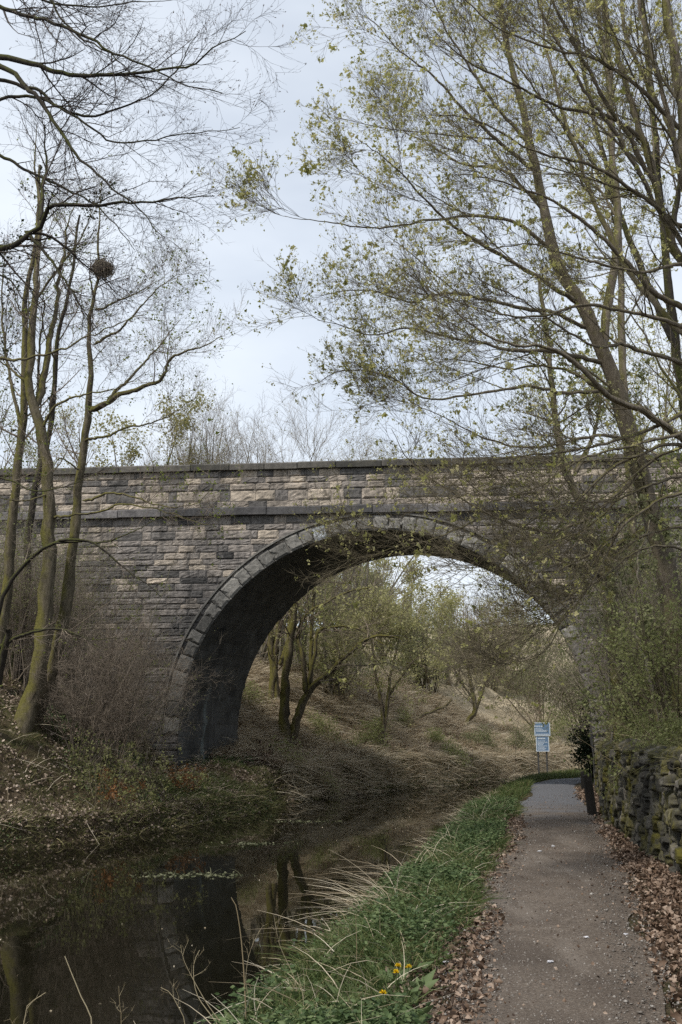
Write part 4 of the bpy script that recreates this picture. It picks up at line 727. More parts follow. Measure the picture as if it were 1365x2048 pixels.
# right: tree beyond the right edge with big sweeping limbs
tree('maple_tree', 'tree beyond the right edge sending long sweeping limbs across the picture', 'tree', [
    ([(1520, 1420, 13.5), (1500, 1200, 13.5), (1475, 980, 13.4), (1450, 780, 13.3), (1420, 620, 13.2), (1390, 460, 13.2), (1370, 300, 13.1), (1345, 120, 13), (1325, -40, 13), (1310, -160, 13)], .2, .04),
    ([(1462, 910, 13.4), (1400, 898, 13.1), (1365, 876, 12.9), (1300, 838, 12.6), (1232, 802, 12.3), (1180, 760, 12), (1130, 715, 11.8), (1085, 690, 11.6), (1040, 690, 11.4), (960, 660, 11.2), (880, 600, 11)], 0.061, .006, 'limb'),
    ([(1440, 740, 13.3), (1365, 722, 13), (1310, 705, 12.8), (1250, 688, 12.6), (1190, 690, 12.4), (1120, 660, 12.2), (1040, 600, 12), (960, 560, 11.8)], 0.037, .005, 'limb'),
    ([(1425, 640, 13.2), (1345, 602, 13), (1300, 570, 12.8), (1250, 510, 12.6), (1180, 450, 12.4), (1100, 400, 12.2), (1010, 370, 12), (900, 350, 11.8)], 0.045, .005, 'limb'),
    ([(1410, 580, 13.2), (1350, 490, 13.3), (1320, 380, 13.4), (1290, 280, 13.5), (1255, 190, 13.6), (1225, 80, 13.7), (1195, -60, 13.8)], 0.061, .03, 'limb'),
    ([(1320, 380, 13.4), (1270, 300, 13.2), (1215, 210, 13), (1160, 110, 12.8), (1110, 20, 12.6), (1080, -60, 12.5)], 0.037, .015, 'limb'),
    ([(1385, 430, 13.2), (1350, 330, 12.9), (1320, 200, 12.6), (1290, 90, 12.4), (1270, -50, 12.2)], 0.041, .02, 'limb'),
    ([(1290, 280, 13.5), (1200, 230, 13.2), (1110, 215, 12.9), (1010, 170, 12.6), (920, 120, 12.3), (850, 60, 12)], 0.033, .005, 'limb'),
    ([(1365, 260, 13.1), (1280, 180, 12.7), (1180, 120, 12.3), (1080, 90, 12), (980, 40, 11.8), (900, -20, 11.6)], 0.033, .006, 'limb'),
    ([(1480, 1020, 13.4), (1420, 990, 13), (1365, 992, 12.6), (1300, 1022, 12.3), (1240, 1062, 12), (1180, 1110, 11.8), (1120, 1140, 11.6), (1050, 1165, 11.4), (980, 1180, 11.2)], 0.031, .004, 'limb'),
    ([(1400, 900, 13.1), (1345, 885, 12.8), (1290, 905, 12.5), (1230, 940, 12.3), (1170, 1000, 12.1), (1120, 1060, 11.9), (1060, 1130, 11.7), (1010, 1170, 11.6)], 0.029, .004, 'limb'),
    ([(1400, 860, 13.1), (1320, 880, 12.6), (1240, 905, 12.2), (1150, 930, 11.9), (1060, 985, 11.6), (990, 1000, 11.4), (930, 960, 11.2)], 0.025, .004, 'limb'),
    ([(1400, 520, 13.2), (1340, 530, 12.8), (1260, 540, 12.5), (1160, 520, 12.2), (1060, 490, 11.9), (960, 500, 11.6)], 0.029, .005, 'limb'),
    ([(1470, 960, 13.4), (1380, 820, 14), (1320, 740, 14.5), (1270, 640, 15), (1180, 560, 15.5)], 0.033, .006, 'limb'),
    ([(1400, 560, 13.2), (1330, 440, 13), (1250, 300, 12.7), (1180, 190, 12.4), (1120, 90, 12.2), (1060, -40, 12)], 0.041, .012, 'limb'),
    ([(1420, 700, 13.3), (1340, 640, 13.6), (1250, 520, 14), (1180, 380, 14.4), (1130, 220, 14.7), (1095, 60, 15), (1080, -60, 15.1)], 0.049, .015, 'limb'),
    ([(1380, 350, 13.1), (1340, 260, 13.5), (1290, 140, 13.9), (1250, 20, 14.2), (1235, -60, 14.4)], 0.041, .02, 'limb'),
    ([(1400, 480, 13.2), (1300, 400, 12.8), (1180, 330, 12.4), (1060, 300, 12), (940, 240, 11.7), (840, 230, 11.5)], 0.033, .005, 'limb'),
    ([(1410, 660, 13.2), (1300, 640, 12.6), (1180, 610, 12.2), (1060, 640, 11.9), (950, 620, 11.6), (830, 570, 11.3)], 0.033, .005, 'limb'),
    ([(1420, 950, 13.2), (1330, 960, 12.8), (1220, 1000, 12.4), (1110, 1010, 12), (1010, 1080, 11.7)], .024, .004, 'limb'),
    ([(1430, 1060, 13.2), (1330, 1060, 12.8), (1230, 1120, 12.4), (1150, 1210, 12.1), (1090, 1290, 11.9)], .022, .004, 'limb'),
    ([(1400, 800, 13.2), (1290, 860, 12.7), (1180, 900, 12.3), (1060, 910, 12), (950, 930, 11.7), (870, 990, 11.5)], .028, .004, 'limb'),
    ([(1410, 880, 13.4), (1300, 930, 13.8), (1200, 1040, 14.2), (1110, 1090, 14.5), (1000, 1130, 14.8)], .024, .004, 'limb'),
    ([(1420, 1130, 13), (1350, 1100, 12.6), (1270, 1110, 12.3), (1190, 1170, 12), (1120, 1170, 11.8), (1040, 1220, 11.6)], 0.018, .003, 'limb'),
    ([(1240, 1062, 12), (1200, 1130, 11.9), (1170, 1180, 11.8), (1125, 1230, 11.7), (1090, 1300, 11.6), (1015, 1330, 11.5)], 0.013, .004, 'limb')],
    M_barkgrey, M_twiggreen, [dict(MLV[0], per=3, length=2.6), dict(MLV[1], length=1.15), MLV[2], dict(MLV[3], per=3.2)], MP(7000), wob=.03)
PULL = 0.
tree('thin_tree', 'thin straight tree rising between the sycamore and right edge', 'tree', [([(1290, 1330, 21), (1265, 1100, 21), (1250, 900, 21), (1240, 700, 21), (1238, 500, 21), (1228, 330, 21), (1222, 150, 21), (1205, -40, 21)], .12, .04)], M_barkgrey, M_twiggreen, [L1(34, 2.2, n=8, t0=.3, sig=.12, up=.05, rr=.4, rcap=.025, k=4), L1(6, .9, n=5, rcap=.008, rmin=.004), L1(3.5, .35, n=4, rmin=.003)], dict(mat=M_leafmaple, clusters=2200, size=.042, per=4, kind='lobed'))
tree('thin_tree', 'small dark trunk in front of the bridge right of the arch crown', 'tree', [([(1235, 1330, 23), (1205, 1120, 23), (1172, 1010, 23), (1148, 945, 23), (1128, 870, 23), (1110, 780, 23), (1100, 680, 23), (1080, 560, 23)], .15, .04), ([(1150, 950, 23), (1190, 870, 23.1), (1205, 780, 23.2)], .06, .02, 'limb')], M_barkgrey, M_twiggreen, [L1(20, 1.9, n=8, t0=.5, sig=.12, up=.04, rr=.4, rcap=.025, k=4), L1(6, .9, n=5, rcap=.008, rmin=.004), L1(3.5, .35, n=4, rmin=.003)], dict(mat=M_leafsoft, clusters=1800, size=.045, per=4, kind='lobed'))
tree('slender_tree', 'upright slender tree filling the top right corner behind the sycamore', 'tree', [([(1420, 1330, 24), (1390, 1000, 24), (1350, 700, 24), (1320, 450, 24), (1300, 200, 24), (1280, -60, 24)], .16, .05), ([(1350, 700, 24), (1270, 520, 24), (1210, 330, 24), (1160, 120, 24), (1130, -60, 24)], .09, .03, 'limb'), ([(1330, 520, 24), (1370, 300, 24), (1380, 0, 24)], .08, .03, 'limb'), ([(1240, 420, 24), (1170, 300, 24), (1070, 180, 24), (980, 60, 24)], .05, .015, 'limb')], M_barkdark, M_twigbrown, [L1(26, 2.4, n=8, t0=.25, sig=.12, up=.06, rr=.4, rcap=.025, k=4), L1(8, 1., n=5, rcap=.009, rmin=.005), L1(4, .4, n=4, rmin=.004)], dict(mat=M_leafmaple, clusters=2400, size=.05, per=4, spread=.03, kind='lobed', t0=.8))
tree('mossy_stump_tree', 'stout mossy trunk with crooked limbs beside the right of the arch', 'tree', [([(1225, 1350, 20.5), (1216, 1230, 20.5), (1212, 1150, 20.5), (1205, 1110, 20.5), (1180, 1085, 20.4), (1140, 1075, 20.2), (1090, 1080, 20)], .21, .05), ([(1212, 1130, 20.5), (1235, 1090, 20.3), (1268, 1070, 20), (1300, 1040, 19.8), (1330, 970, 19.6)], .09, .03, 'limb'), ([(1212, 1160, 20.5), (1180, 1140, 20.3), (1150, 1130, 20), (1115, 1120, 19.8)], .06, .02, 'limb')], M_barkmoss, M_twiggreen, [L1(8, 1.3, n=7, t0=.3, rr=.4, rcap=.02, k=4, up=.05), L1(6, .7, n=5, rcap=.008, rmin=.003), L1(3, .35, n=4, rmin=.0025)], dict(mat=M_leafgreen, clusters=900, size=.06, per=3))
for pts, lb in (([(1262, 1350, 19), (1252, 1260, 19), (1245, 1190, 19), (1238, 1110, 19), (1225, 1050, 19)], 'pale thin stem beside the stout mossy trunk'), ([(1215, 1380, 19.5), (1205, 1280, 19.5), (1198, 1210, 19.5), (1190, 1160, 19.5), (1170, 1120, 19.5)], 'pale thin stem nearest the right arch ring'), ([(1320, 1360, 16.5), (1300, 1270, 16.5), (1290, 1200, 16.5), (1285, 1120, 16.5), (1300, 1040, 16.5)], 'pale thin stem in front of the sycamore trunk')):
    tree('elder_sapling', lb, 'tree', [(pts, .035, .012)], M_barkpale, M_twiggreen, [L1(8, 1.1, n=7, t0=.3, rr=.5, rcap=.012), L1(5, .5, n=5, rmin=.002)], dict(mat=M_leafelder, clusters=250, size=.07, per=4), k0=6, wob=.08)
ELD = lambda c, s=.065, m=M_leafsoft: dict(mat=m, clusters=c, size=s, per=4, spread=.06)
shrub('elder_shrub', 'grey green elder bush behind the wall at the right edge', 1350, 1300, 15.8, 2.6, .45, 16, M_twiggreen, ELD(1000, .055), (-.1, 0), .016, (7, 5, 2))
shrub('elder_shrub', 'green elder bush under the sycamore trunk above the wall', 1290, 1330, 18, 2.6, .45, 16, M_twiggreen, ELD(1000, .055), (-.1, 0), .016, (7, 5, 2))
shrub('elder_shrub', 'green bush spilling over the wall end by the leaning post', 1275, 1420, 21.5, 1.6, .3, 16, M_twiggreen, ELD(1500, .055, M_leafsoft), (-.1, 0), .012, (7, 5, 2))
shrub('elder_shrub', 'bush against the right arch pier below the arch ring', 1310, 1350, 25, 2.3, .3, 16, M_twigbrown, ELD(1300, .06, M_leafsoft), (-.05, 0), .016, (8, 5, 2))
shrub('elder_shrub', 'tall thicket behind the sycamore against the bridge wall', 1310, 1200, 23.5, 4.6, .45, 20, M_twigbrown, ELD(1700, .06, M_leafsoft), (-.1, 0), .02, (8, 5, 3))
shrub('elder_shrub', 'high thicket on the right bank level with the parapet', 1345, 1080, 20, 4.8, .5, 18, M_twigbrown, ELD(1900, .06, M_leafsoft), (-.05, 0), .02, (8, 5, 3))
shrub('elder_shrub', 'green thicket in front of the bridge between small trunk and sycamore', 1300, 1200, 25.5, 3.8, .25, 16, M_twigbrown, ELD(1100, .065, M_leafgreen), (-.05, 0), .02, (8, 5, 3))
for a in (('leafy scrub hanging over the wall top beside the post', 1278, 1470, 19.5, .75, .8, 14, M_leafsoft), ('grey green scrub on the wall top at the right edge', 1345, 1460, 14.5, .7, .8, 14, M_leafsoft), ('small scrub on the wall top above the mossy stones', 1285, 1465, 17, .65, .8, 12, M_leafsoft)):
    shrub('wall_scrub', a[0], *a[1:7], M_twigbrown, ELD(500, .045, a[7]), (-.2, -.05), .007, (5, 4, 0), up=-.02)
for px, Y, h in ((1300, 22, 3.2), (1340, 18, 3.), (1250, 23, 3.)):
    shrub('bare_shrub', {1300: 'bare twiggy shrub behind the sycamore trunk foot', 1340: 'bare twiggy shrub at the right edge under the big limb', 1250: 'bare twiggy shrub between the stout mossy trunk and the wall'}[px], px, 1350, Y, h, .5, 22, M_twigpale, None, (-.1, 0), .01, (9, 6, 3))
shrub('bramble_shrub', 'straw coloured bramble canes arching over the wall top', 1320, 1400, 15.5, 1.5, .9, 16, M_stalk, dict(mat=M_leafsoft, clusters=500, size=.05), (-.1, -.1), .006, (4, 3, 0), up=-.08)
for px, Y, tp, lb in ((1240, 35, 620, 'budding tree behind the bridge in line with the sycamore trunk'), (1320, 36, 560, 'tall budding tree behind the bridge at the right edge')):
    bare_tree('budding_tree', lb, px, Y, tp, .14, M_barkgrey, M_twiggreen, dict(mat=M_leafmaple, clusters=2000, size=.09, per=3), 1.0, 3, fan=.06)

# ------------------------------------------------------------------ post, sign
def post(label, px, py, Y, h, wd, lean):
    b = at(px, py, Y); b[2] = float(ground(b[0], b[1])) - .1; H = h + .1; g = G()
    zz = np.array([0, .3, .6, .9, .985, 1.]) * H; hw = np.array([1, 1, .98, .98, .97, .8]) * wd / 2
    V = np.stack([np.stack([b[0] + sx * hw + lean[0] * zz, b[1] + sy * hw * .8 + lean[1] * zz, b[2] + zz * (1 - .04 * (sx < 0) * (zz > H * .9))], 1) for sx, sy in ((-1, -1), (1, -1), (1, 1), (-1, 1))], 1)
    g.add(V, grid_faces(6, 4, True)); g.add(V[-1], [[0, 1, 2, 3]])
    m = bark_mat('Weathered black timber', (.012, .011, .01), (.03, .028, .026), None)
    return tag(g.build('wooden_post', m, None, False), label, 'post')
post('leaning black timber post at the end of the dry stone wall', 1186, 1619, 20.1, .76, .15, (-.09, .02))
post('short dark post further along the towpath edge near the arch', 1166, 1570, 28, .5, .08, (0, 0))
def sign():
    Ys = 44.; c = at(1085, 1474, Ys); gz = float(ground(c[0], c[1])); px = Ys / F / 1.0226
    t = thing('canal_sign', 'blue two panel information sign with white border on thin posts', 'sign', (c[0], Ys, gz))
    def plain(name, col, rough=.5):
        m, tr, n, l, b, o = nodes(name); l(mix(n, l, .25, col, ramp(n, l, noise(n, l, 3., 4, obj_vec(n, l)), [(.3, tuple(x * .75 for x in col)), (.7, col)])), b.inputs['Base Color']); b.inputs['Roughness'].default_value = rough; return m
    blue, white, steel = plain('Sign blue', (.13, .215, .34)), plain('Sign white', (.62, .70, .78)), plain('Sign post steel', (.06, .06, .06))
    def box(g, x0, x1, z0, z1, y0, y1):
        V = np.array([[x, y, z] for x in (x0, x1) for y in (y0, y1) for z in (z0, z1)]); g.add(V, [[0, 1, 3, 2], [4, 6, 7, 5], [0, 4, 5, 1], [2, 3, 7, 6], [0, 2, 6, 4], [1, 5, 7, 3]])
    X0 = lambda p: (p - 682.5) * px; Z0 = lambda p: at(1085, p, Ys)[2]
    for nm, (a, b, tp, bt), rowsx in (('upper_panel', (1069.5, 1101, 1445, 1471.5), [(1452.5, 1072, 1087, 1.6), (1456.5, 1072, 1084, .7), (1458.6, 1073, 1086, .7), (1460.8, 1073, 1097, .8), (1463, 1073, 1096, .8), (1468.5, 1072, 1098, 1.1)]),
                                     ('lower_panel', (1072, 1098, 1472, 1503), [(1477, 1076, 1091, 1.7), (1482, 1075, 1090, .8), (1484.5, 1075, 1095, .8), (1487, 1075, 1088, .8), (1489.5, 1075, 1086, .8), (1492, 1075, 1094, .8), (1494.5, 1075, 1089, .8), (1497, 1075, 1092, .8), (1499.5, 1075, 1090, .8)])):
        yo = Ys - (.02 if nm == 'upper_panel' else 0); g = G(); box(g, X0(a), X0(b), Z0(bt), Z0(tp), yo - .015, yo + .015); p = g.build(nm, blue, t, False)
        g = G(); e = 1.5
        for q in ((a, b, tp, tp + e), (a, b, bt - e, bt), (a, a + e, tp + e, bt - e), (b - e, b, tp + e, bt - e)): box(g, X0(q[0]), X0(q[1]), Z0(q[3]), Z0(q[2]), yo - .019, yo - .0155)
        g.build('border', white, p, False)
        g = G()
        for y_, a_, b_, hh in rowsx:
            u = a_
            while u < b_:
                w_ = R.uniform(1.2, 3.2); hh2 = hh * .75; box(g, X0(u), X0(min(u + w_, b_)), Z0(y_ + hh2), Z0(y_ - hh2), yo - .019, yo - .0155); u += w_ + .5
        g.build('lettering', white, p, False)
    for a in (1076, 1093):
        P = np.array([[[X0(a), Ys + .05, gz - .3], [X0(a), Ys + .05, Z0(1446)]]]); g = G(); tubes(g, P, np.full((1, 2), .035), 10); g.build('post', steel, t)
sign()

# ------------------------------------------------------------------ ground cover
def scatter(n, y0, y1, xa, xb, power=1.):
    """random ground points between curves xa(y), xb(y), denser near the camera"""
    y = y0 + (y1 - y0) * R.random(n) ** power; a, b = xa(y), xb(y); x = a + (b - a) * R.random(n); return np.column_stack([x, y, ground(x, y)])
def stuff(g, name, mat, label, cat): return tag(g.build(name, mat), label, cat, kind='stuff')
XL_, XR_, PL_, PR_, XW_ = (lambda k: (lambda y: ip(k, y)))(XLK), (lambda y: ip(XRK, y)), (lambda y: ip(PLK, y)), (lambda y: ip(PRK, y)), (lambda y: ip(XWK, y))
def flat_leaves(g, p, size, curl=.8):
    K = len(p); d = R.normal(size=(K, 3)) * np.array([1, 1, .35]); s = p + np.array([0, 0, .012]); leaves(g, s + np.array([0, 0, 1.]) * (R.random((K, 1)) * .03), d, size * (.35 + 1.15 * R.random(K) ** 1.5), fold=curl * (.3 + R.random((K, 1))), wide=.4)
# litter between path and wall, and along the path's left edge
g = G(); p = scatter(52000, 4.5, 29, lambda y: PR_(y) - .3, lambda y: XW_(y), 1.5)
e = sm((p[:, 0] - PR_(p[:, 1]) + .12) / .4 + .6 * fbm(p[:, 0] * 2, p[:, 1] * 1.2)); p = p[R.random(len(p)) < e]; flat_leaves(g, p, .043)
p = scatter(17000, 4.5, 20, lambda y: PL_(y) - .5, lambda y: PL_(y) + .3, 1.4); e = sm(1.05 - np.abs(p[:, 0] - PL_(p[:, 1]) + .08) / .36 + 1.1 * fbm(p[:, 0] * 1.4 + 5, p[:, 1] * .9)); p = p[R.random(len(p)) < e * .8]; flat_leaves(g, p, .04)
p = scatter(2600, 4.5, 26, PL_, PR_, 1.4); p = p[R.random(len(p)) < .25 + 1.4 * np.abs(fbm(p[:, 0] * 1.5, p[:, 1] * .8, 4))]; flat_leaves(g, p + np.array([0, 0, .012]), .022)
stuff(g, 'fallen_leaves', M_litter, 'brown fallen leaves along both edges of the towpath', 'leaf litter')
# litter on the left bank and right slope
g = G(); p = scatter(60000, 13, 31, lambda y: XL_(y) - 7.5, lambda y: XL_(y) - .15, 1.); k = fbm(p[:, 0] * .6, p[:, 1] * .6, 2) > -.6; flat_leaves(g, p[k], .055)
p = scatter(9000, 13, 32, lambda y: XL_(y) - .5, lambda y: XL_(y)); flat_leaves(g, p, .05)
p = scatter(7000, 31, 46, lambda y: XL_(y) - 7.5, lambda y: XL_(y) - .15); k = fbm(p[:, 0] * .6, p[:, 1] * .6, 2) > .05; flat_leaves(g, p[k], .11)
p = scatter(16000, 10, 27, lambda y: XW_(y) + .3, lambda y: XW_(y) + 4); flat_leaves(g, p, .075)
stuff(g, 'bank_litter', M_littergrey, 'old brown leaf litter on the canal banks', 'leaf litter')
g = G(); c = scatter(230, 30, 47, lambda y: XL_(y) - 6.5, lambda y: XL_(y) - .1); p = np.repeat(c, 40, 0) + R.normal(size=(9200, 3)) * np.array([.3, .3, 0]); p[:, 2] = ground(p[:, 0], p[:, 1]) + np.abs(R.normal(size=9200)) * .16; leaves(g, p, R.normal(size=p.shape) + np.array([.2, -.3, .2]), .12 * (.4 + .9 * R.random(9200)), wide=.22, fold=.5)
stuff(g, 'dead_bracken', M_litter, 'rusty dead bracken in patches on the far bank', 'bracken')
# gravel on the path
g = G(); n = 16000; p = scatter(n, 4.3, 20, lambda y: PL_(y) - .1, lambda y: PR_(y) + .1, 1.7); sz = R.uniform(.003, .009, n) * (1 + .8 * (R.random(n) < .06))
oct_ = np.array([[1, 0, 0], [0, 1, 0], [-1, 0, 0], [0, -1, 0], [0, 0, .7], [0, 0, -.7]]); V = p[:, None] + np.array([0, 0, .03]) + oct_[None] * sz[:, None, None] * (1 + .4 * R.normal(size=(n, 6, 1)))
f = np.array([[0, 1, 4], [1, 2, 4], [2, 3, 4], [3, 0, 4], [1, 0, 5], [2, 1, 5], [3, 2, 5], [0, 3, 5]]); g.add(V, (f[None] + (np.arange(n) * 6)[:, None, None]).reshape(-1, 3), np.repeat(R.random(n), 6))
stuff(g, 'gravel', leaf_mat('Gravel', [(0, (.08, .07, .06)), (.7, (.17, .15, .13)), (1, (.32, .30, .275))], 0), 'loose grit and small stones on the towpath', 'gravel')
# verge: grass blades and low herbs
g = G(); p = scatter(85000, 4.3, 24, lambda y: XR_(y) + .05, lambda y: PL_(y) + .02, 1.5); e = 1 - sm((p[:, 0] - PL_(p[:, 1]) + .3 + .75 * fbm(p[:, 0] * 1.1 + 2, p[:, 1] * .9)) / .35); p = p[R.random(len(p)) < e]
hgt = (.07 + .17 * R.random(len(p)) ** 1.6) * (1 + .8 * fbm(p[:, 0] * 1.3, p[:, 1] * 1.3, 1)); blades(g, p, R.normal(size=p.shape) * .35 + np.array([0, 0, 1]), np.clip(hgt, .04, .4), .003, .7)
p = scatter(16000, 24, 46, lambda y: XR_(y) + .05, lambda y: PL_(y) - .05); blades(g, p, R.normal(size=p.shape) * .35 + np.array([0, 0, 1]), .16 + .14 * R.random(len(p)), .008, .5)
p = scatter(5000, 33, 46, lambda y: PR_(y), lambda y: PR_(y) + 1.2); blades(g, p, R.normal(size=p.shape) * .35 + np.array([0, 0, 1]), .16 + .14 * R.random(len(p)), .01, .5)
c = scatter(130, 7.5, 24, lambda y: XR_(y), lambda y: PL_(y) - .25, 1.3); p = np.repeat(c, 45, 0); p[:, :2] += R.normal(size=(len(p), 2)) * .05; p[:, 2] = ground(p[:, 0], p[:, 1]); blades(g, p, R.normal(size=p.shape) * .35 + np.array([-.1, 0, 1]) + np.repeat(R.normal(size=(130, 3)) * .25, 45, 0), np.repeat(.14 + .24 * R.random(130), 45) * (.6 + .6 * R.random(len(p))), .0032, .7, 5, np.clip(np.repeat(.3 + .7 * R.random(130), 45) + .15 * R.normal(size=len(p)), 0, 1))
p = scatter(9000, 34.5, 47, lambda y: XL_(y) - 1.3, lambda y: XL_(y)); k = fbm(p[:, 0] * .7, p[:, 1] * .5, 2) > -.25; p = p[k]; blades(g, p, R.normal(size=p.shape) * .4 + np.array([.2, -.2, 1]), .12 + .22 * R.random(len(p)), .008, .6, 4, .55 + .45 * R.random(len(p)))
p = scatter(7000, 24.2, 29.5, lambda y: XL_(y) - 1.7, lambda y: XL_(y)); k = fbm(p[:, 0] * .9, p[:, 1] * .9, 1) > -.3; p = p[k]; blades(g, p, R.normal(size=p.shape) * .4 + np.array([.25, -.15, 1]), .08 + .16 * R.random(len(p)), .005, .6, 4, .45 + .55 * R.random(len(p)))
p = scatter(5000, 17, 25, lambda y: XL_(y) - 2.6, lambda y: XL_(y)); k = fbm(p[:, 0] * .9, p[:, 1] * .9, 3) > .1; p = p[k]; blades(g, p, R.normal(size=p.shape) * .45 + np.array([.2, -.15, 1]), .07 + .15 * R.random(len(p)), .0045, .6, 4, .3 + .6 * R.random(len(p)))
stuff(g, 'grass', M_grass, 'short green grass on the verge between canal and towpath', 'grass')
g = G(); p = scatter(17000, 4.3, 24, lambda y: XR_(y) - .05, lambda y: PL_(y) - .12, 1.4); k = fbm(p[:, 0] * 1.1 + 4, p[:, 1] * .8, 3) + .12 * R.normal(size=len(p)) > .0; p = p[k]; m = 9
hh = .05 + .16 * R.random((len(p), m)); a = R.random((len(p), m)) * 6.283; rr = .03 + .08 * R.random((len(p), m)); q = (p[:, None] + np.stack([np.cos(a) * rr, np.sin(a) * rr, hh], -1)).reshape(-1, 3); d = np.stack([np.cos(a), np.sin(a), .15 * R.normal(size=a.shape)], -1).reshape(-1, 3)
leaves(g, q, d, .036 * (.5 + .9 * R.random(len(q))), wide=.27)
c = scatter(240, 4.3, 22, lambda y: XR_(y), lambda y: PL_(y) - .15, 1.3); p = np.repeat(c, 7, 0) + np.array([0, 0, .03]); a = R.random(len(p)) * 6.283; leaves(g, p, np.stack([np.cos(a), np.sin(a), .25 + .5 * R.random(len(p))], 1), .13 * (.5 + .8 * R.random(len(p))), wide=.2, fold=.35, r=.6 + .4 * R.random(len(p)))
c = scatter(2600, 15, 31, lambda y: XL_(y) - 4, lambda y: XL_(y) - .02); k = fbm(c[:, 0] * .7 + 8, c[:, 1] * .7, 5) > .05; c = c[k]; p = np.repeat(c, 12, 0) + np.abs(R.normal(size=(len(c) * 12, 3))) * np.array([0, 0, .08]) + R.normal(size=(len(c) * 12, 3)) * np.array([.1, .1, .02]); leaves(g, p, R.normal(size=p.shape) + np.array([0, 0, .3]), .055 * (.5 + .9 * R.random(len(p))), wide=.3)
stuff(g, 'herb_undergrowth', M_nettle, 'leafy green nettles and herbs along the water edge', 'undergrowth')
# dry straw tussocks leaning over the water
g = G()
def tussock(px, py, Y, n, h, lean, wd=.0028, droop=.7, spread=.14):
    b = at(px, py, Y); q = np.array([b[0], b[1]]) + R.normal(size=(n, 2)) * spread; p = np.column_stack([q, ground(q[:, 0], q[:, 1])])
    blades(g, p, R.normal(size=p.shape) * np.array([.5, .45, .25]) + np.array([lean[0] * .7, lean[1], .8]), h * .8 * (.4 + .8 * R.random(n)), wd, droop, 6)
for a in ((770, 1815, 10.2, 90, .85, (-.9, .1)), (800, 1740, 12.6, 80, .85, (-.8, .15)), (905, 1690, 14.5, 40, .6, (-.5, .1)), (940, 1640, 18.5, 72, .52, (-.5, .1)), (965, 1630, 20, 72, .52, (-.3, .1)), (985, 1625, 21, 54, .52, (.2, .1)), (960, 1605, 23, 72, .52, (-.3, 0)), (985, 1595, 26, 72, .52, (-.2, 0)), (690, 1890, 8.6, 26, .7, (-.8, 0)), (725, 1850, 9.4, 14, .5, (-.6, .0))):
    tussock(*a, wd=.0014 + .0001 * a[2])
for a in R.uniform(0, 1, (46, 2)): px = 1060 + 90 * a[0]; tussock(px, 1540, 41 + 2.4 * a[1], 40, 1.1, (0, 0), .010, .25, .3)
p = scatter(900, 4.5, 24, lambda y: XR_(y) + .2, lambda y: PL_(y) - .2, 1.3); blades(g, p, R.normal(size=p.shape) * .6 + np.array([-.2, 0, .8]), .2 + .35 * R.random(len(p)), .0022, .8, 5)
stuff(g, 'dry_grass', M_straw, 'pale dry grass tussocks leaning over the canal edge', 'dry grass')
# olive and straw grass on the banks
g = G(); p = scatter(26000, 13, 31, lambda y: XL_(y) - 7, lambda y: XL_(y) - .02); k = fbm(p[:, 0] * .7 + 1, p[:, 1] * .7, 4) + .16 + .1 * sm((p[:, 0] - XL_(p[:, 1]) + 2.2) / 2.) > .06; p = p[k]
blades(g, p, R.normal(size=p.shape) * .6 + np.array([.15, -.1, 1]), .07 + .14 * R.random(len(p)), .005, .45)
p = scatter(7000, 12, 33, lambda y: XL_(y) - .5, lambda y: XL_(y) + .02); blades(g, p, R.normal(size=p.shape) * .6 + np.array([.2, -.1, .8]), .08 + .16 * R.random(len(p)), .006, .7)
p = scatter(12000, 10, 27, lambda y: XW_(y) + .1, lambda y: XW_(y) + 3.); blades(g, p, R.normal(size=p.shape) * .4 + np.array([-.25, -.1, 1]), .16 + .2 * R.random(len(p)), .005, .8)
p = scatter(9000, 10, 26, lambda y: XW_(y) - .02, lambda y: XW_(y) + .45); k = fbm(p[:, 0] * 2, p[:, 1] * 1.2, 1) > -.1; p = p[k]; p[:, 2] = np.maximum(p[:, 2], 1.2); blades(g, p, R.normal(size=p.shape) * .45 + np.array([-.2, 0, .8]), .08 + .2 * R.random(len(p)), .004, .6)
stuff(g, 'bank_grass', M_olive, 'olive green rough grass on the canal banks', 'grass')
g = G(); p = scatter(90000, 29.5, 50, lambda y: XL_(y) - 8, lambda y: XL_(y) - .05); k = fbm(p[:, 0] * .4 + 1, p[:, 1] * .4, 5) + .6 * sm((p[:, 1] - 31) / 6) > .12; p = p[k]
blades(g, p, R.normal(size=p.shape) * .5 + np.array([.3, -.3, .8]), .2 + .35 * R.random(len(p)), .010, .8)
p = scatter(700, 14, 30, lambda y: XL_(y) - 4, lambda y: XL_(y) - .1); blades(g, p, R.normal(size=p.shape) * .5 + np.array([.3, -.2, .8]), .3 + .4 * R.random(len(p)), .005, .9)
c = scatter(420, 31, 48, lambda y: XL_(y) - 7, lambda y: XL_(y) - .1); p = np.repeat(c, 60, 0); p[:, :2] += R.normal(size=(len(p), 2)) * .12; p[:, 2] = ground(p[:, 0], p[:, 1]); d = R.normal(size=p.shape) * .4 + np.array([.25, -.3, .8]) + np.repeat(R.normal(size=(420, 3)) * .3, 60, 0)
blades(g, p, d, .35 + .4 * R.random(len(p)), .009, 1., 5, np.clip(np.repeat(R.random(420), 60) + .2 * R.normal(size=len(p)), 0, 1))
stuff(g, 'straw_grass', M_straw, 'bleached straw grass covering the far bank beyond the arch', 'dry grass')
